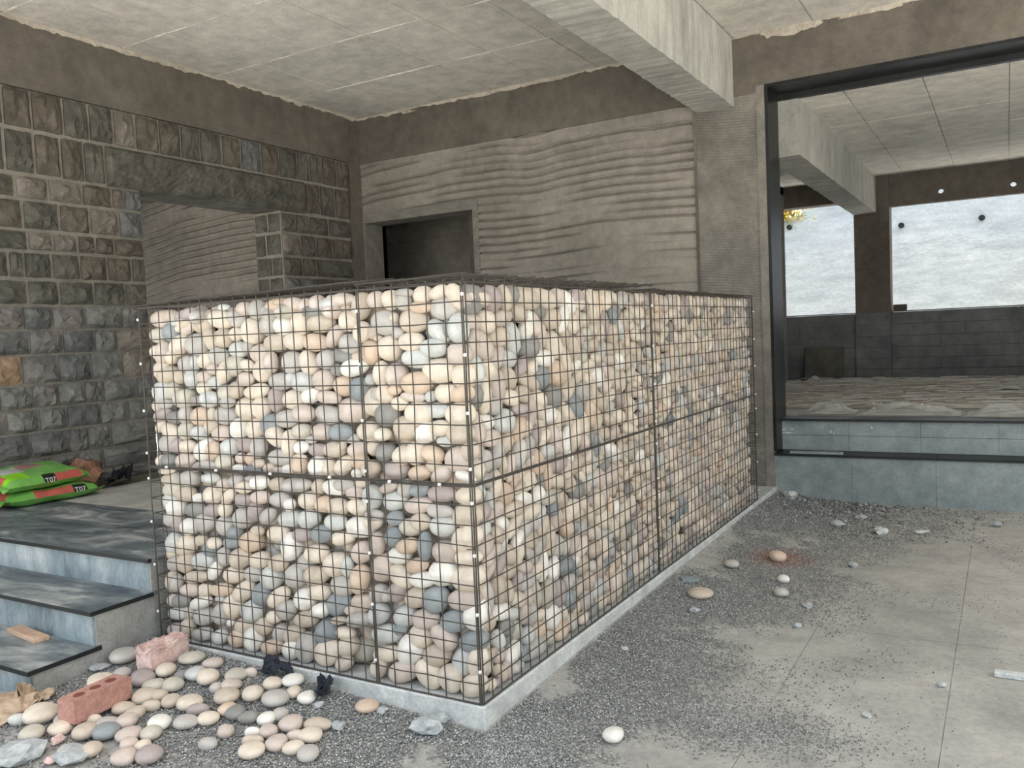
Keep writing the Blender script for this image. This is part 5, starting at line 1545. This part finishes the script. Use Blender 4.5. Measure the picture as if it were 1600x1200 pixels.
# ------------------------------------------------------------------ green bags on the landing
def bag(loc, rz, sx_, sy_, sz_, label, seed, top):
    t = empty('cement_bag', loc, label, 'bag', 'green bags on the landing')
    t.rotation_euler = (math.radians(9) if top else 0, 0, rz)
    nx, ny = 26, 18
    rr = random.Random(seed)
    vs, fs, fm = [], [], []
    for side_ in (1, -1):
        for i in range(nx + 1):
            for j in range(ny + 1):
                a = -1 + 2 * i / nx; b__ = -1 + 2 * j / ny
                prof = (max(0, 1 - abs(a) ** 7) ** 0.5) * (max(0, 1 - abs(b__) ** 5) ** 0.5)
                z = sz_ / 2 * (1 + side_ * prof * (0.96 + 0.10 * math.sin(a * 7 + seed) * math.cos(b__ * 5)))
                pin = 1 - 0.05 * (1 - b__ * b__) * (abs(a) > 0.93)
                vs.append((a * sx_ / 2 * pin + rr.uniform(-.003, .003), b__ * sy_ / 2 * (1 - 0.04 * a * a) + rr.uniform(-.003, .003), z + rr.uniform(-.002, .002)))
    I = lambda s, i, j: s * (nx + 1) * (ny + 1) + i * (ny + 1) + j
    for s in (0, 1):
        for i in range(nx):
            for j in range(ny):
                q = (I(s, i, j), I(s, i + 1, j), I(s, i + 1, j + 1), I(s, i, j + 1))
                fs.append(q if s == 0 else q[::-1])
                a = -1 + 2 * (i + .5) / nx; b__ = -1 + 2 * (j + .5) / ny
                m = 0
                if s == 0 and b__ < -0.80:           # long front flank
                    if -0.15 < a < 0.16: m = 2
                    elif 0.16 <= a < 0.85: m = 1
                    elif a < -0.45: m = 0
                    if not top:
                        m = 0
                        if -0.5 < a < 0.36: m = 1
                        elif 0.36 <= a < 0.68: m = 2
                if s == 0 and top:
                    if -0.75 < a < -0.2 and -0.2 < b__ < 0.45: m = 3
                    elif -0.2 <= a < 0.4 and 0.15 < b__ < 0.6: m = 4
                    elif a < -0.35 and -0.8 <= b__ < -0.25: m = 5
                if a < -0.86 and abs(b__) < 0.6: m = 1
                fm.append(m)
    me = mesh_from('bag_body', vs, fs, [M_green, M_bred, M_bblack, M_bsilver, M_bpink, M_blime], True, fm)
    body = put('body', me, t)
    # sewn end flaps
    for e in (-1, 1):
        mb = MB(); n = 12
        v2, f2 = [], []
        for k in range(n + 1):
            y = -sy_ / 2 * 0.94 + sy_ * 0.94 * k / n
            w_ = 0.02 * math.sin(k * 1.3 + seed)
            v2 += [(e * sx_ / 2 * 0.96, y, sz_ / 2 + w_ * 0.3), (e * (sx_ / 2 + 0.035), y * 1.02, sz_ / 2 + w_ - 0.01)]
        for k in range(n):
            f2.append((2 * k, 2 * k + 1, 2 * k + 3, 2 * k + 2))
        put('end_flap', mesh_from('end_flap', v2, f2, M_green), t)
    cu = bpy.data.curves.new('bag_lettering', 'FONT')
    cu.body = 'T07'; cu.size = 0.05; cu.align_x = 'CENTER'; cu.align_y = 'CENTER'; cu.extrude = 0.0005
    tmp = bpy.data.objects.new('tmp', cu); COL.objects.link(tmp)
    bpy.context.view_layer.update()
    me = bpy.data.meshes.new_from_object(tmp.evaluated_get(bpy.context.evaluated_depsgraph_get()))
    bpy.data.objects.remove(tmp)
    me.materials.clear(); me.materials.append(M_letter)
    o = put('lettering', me, body)
    o.location = ((0.0 if top else 0.52) * sx_ / 2, -sy_ / 2 * 0.985, sz_ * 0.60)
    o.rotation_euler = (math.radians(62), 0, 0)
    return t
bag((-4.13, 0.80, PZ), math.radians(90 - 4), 0.62, 0.44, 0.105, 'lower green printed bag lying on the landing floor', 2, False)
bag((-4.15, 0.74, PZ + 0.125), math.radians(90 + 5), 0.60, 0.42, 0.11, 'upper green printed bag with pale label, stacked on top', 5, True)

# ------------------------------------------------------------------ gravel
def gravel():
    base = np.array([(1, 0, 0), (-1, 0, 0), (0, 1, 0), (0, -1, 0), (0, 0, 1), (0, 0, -1)], float)
    bf = np.array([(0, 2, 4), (2, 1, 4), (1, 3, 4), (3, 0, 4), (2, 0, 5), (1, 2, 5), (3, 1, 5), (0, 3, 5)])
    r_ = np.random.default_rng(77)
    X, Y, S, K = [], [], [], []
    def add(x, y, s, pm, ok=None):
        k = r_.choice([0, 1, 2, 3], len(x), p=pm)
        if ok is not None: x, y, s, k = x[ok], y[ok], s[ok], k[ok]
        X.append(x); Y.append(y); S.append(s); K.append(k)
    G = (0.6, 0.2, 0.2, 0.0)
    # strip along the side of the plinth, widest towards the back
    n = 90000
    y = r_.uniform(-0.7, YB - 0.03, n); w = 0.42 + 0.13 * np.maximum(y, 0)
    x = 0.035 + np.abs(r_.normal(0, 1, n)) * w * 0.75
    nn = vnoise(x * 2.2, y * 2.2, 31) * 0.7 + vnoise(x * 9, y * 9, 35) * 0.3
    add(x, y, r_.uniform(0.0022, 0.0058, n) * np.where((y > 3.4) & (r_.random(n) < .15), 1.8, 1), G, (x < 2.3) & (nn + r_.normal(0, 0.05, n) > 0.33 + 0.24 * np.clip(x / w - 0.55, 0, 1)))
    # in front of the front face
    n = 52000
    x = r_.uniform(-2.0, 0.4, n); y = -0.03 - np.abs(r_.normal(0, 0.62, n))
    nn = vnoise(x * 2.5 + 9, y * 2.5, 33) * 0.7 + vnoise(x * 9, y * 9, 36) * 0.3
    add(x, y, r_.uniform(0.0025, 0.0065, n), G, (y > -1.6) & (nn + r_.normal(0, 0.05, n) > 0.24) & ~((x < -1.9) & (y > -0.62)))
    n = 5000               # left bottom, before the lowest riser
    add(r_.uniform(-2.7, -1.8, n), r_.uniform(-1.5, -0.66, n), r_.uniform(0.003, 0.008, n), G)
    n = 3500               # scattered over the floor
    add(r_.uniform(0.0, 4.0, n), r_.uniform(-1.6, YB - 0.05, n), r_.uniform(0.0014, 0.004, n), (0.35, 0.6, 0.05, 0))
    n = 5000               # patch at the bottom
    add(0.85 + r_.normal(0, 0.24, n), 0.45 + r_.normal(0, 0.11, n), r_.uniform(0.002, 0.005, n), G)
    n = 1100               # coarse rubble by the ledge
    add(0.08 + np.abs(r_.normal(0, 0.45, n)), YB - 0.05 - np.abs(r_.normal(0, 0.28, n)), r_.uniform(0.005, 0.018, n), (0.45, 0.05, 0.5, 0))
    n = 6000               # brick dust
    P = hit(1216, 876, 2, G0)
    add(P[0] + r_.normal(0, 0.09, n), P[1] + r_.normal(0, 0.10, n), r_.uniform(0.0016, 0.0042, n), (0, 0, 0, 1.0))
    X = np.concatenate(X); Y = np.concatenate(Y); S = np.concatenate(S); K = np.concatenate(K)
    n = len(X)
    q = base[None] * S[:, None, None] * r_.uniform(0.6, 1.25, (n, 6, 1)) * np.array([1, 1, 0.75])
    a = r_.uniform(0, 6.28, n); c, s_ = np.cos(a)[:, None], np.sin(a)[:, None]
    V = np.stack([q[..., 0] * c - q[..., 1] * s_ + X[:, None], q[..., 0] * s_ + q[..., 1] * c + Y[:, None], q[..., 2] + (G0 + gz(X, Y) + S * 0.45)[:, None]], -1).reshape(-1, 3)
    F = (bf[None] + (np.arange(n) * 6)[:, None, None]).reshape(-1, 3)
    # the bed the grains lie on
    bedV, bedF = [], []
    off = len(V)
    for (x0, x1, y0, y1) in ((-1.885, 0.5, -1.7, -0.014), (0.016, 1.9, -0.014, YB - 0.016), (-3.0, -1.885, -1.7, -0.6), (0.5, 1.9, -1.7, -0.014)):
        nx, ny = int((x1 - x0) / 0.03), int((y1 - y0) / 0.03)
        XX, YY = np.meshgrid(np.linspace(x0, x1, nx + 1), np.linspace(y0, y1, ny + 1), indexing='ij')
        ZZ = G0 + gz(XX, YY) - 0.0035 + 0.006 * (vnoise(XX * 14, YY * 14, 71) - 0.5)
        bedV.append(np.stack([XX, YY, ZZ], -1).reshape(-1, 3))
        idx = off + np.arange((nx + 1) * (ny + 1)).reshape(nx + 1, ny + 1)
        a, b, c, d = idx[:-1, :-1], idx[1:, :-1], idx[1:, 1:], idx[:-1, 1:]
        bedF.append(np.stack([a, b, c], -1).reshape(-1, 3)); bedF.append(np.stack([a, c, d], -1).reshape(-1, 3))
        off += (nx + 1) * (ny + 1)
    nb = sum(len(f) for f in bedF)
    V = np.concatenate([V] + bedV); F = np.concatenate([F] + bedF)
    me = bpy.data.meshes.new('gravel')
    me.vertices.add(len(V)); me.vertices.foreach_set('co', V.astype(np.float32).ravel())
    me.loops.add(len(F) * 3); me.loops.foreach_set('vertex_index', F.astype(np.int32).ravel())
    me.polygons.add(len(F)); me.polygons.foreach_set('loop_start', np.arange(0, len(F) * 3, 3, dtype=np.int32))
    for m in M_gravel: me.materials.append(m)
    me.polygons.foreach_set('material_index', np.concatenate([np.repeat(K, 8), np.full(nb, 4)]).astype(np.int32))
    me.update(calc_edges=True); me.validate()
    return me
tag(put('gravel', gravel()), 'loose grey gravel scattered along the plinth and floor', 'gravel', kind='stuff')
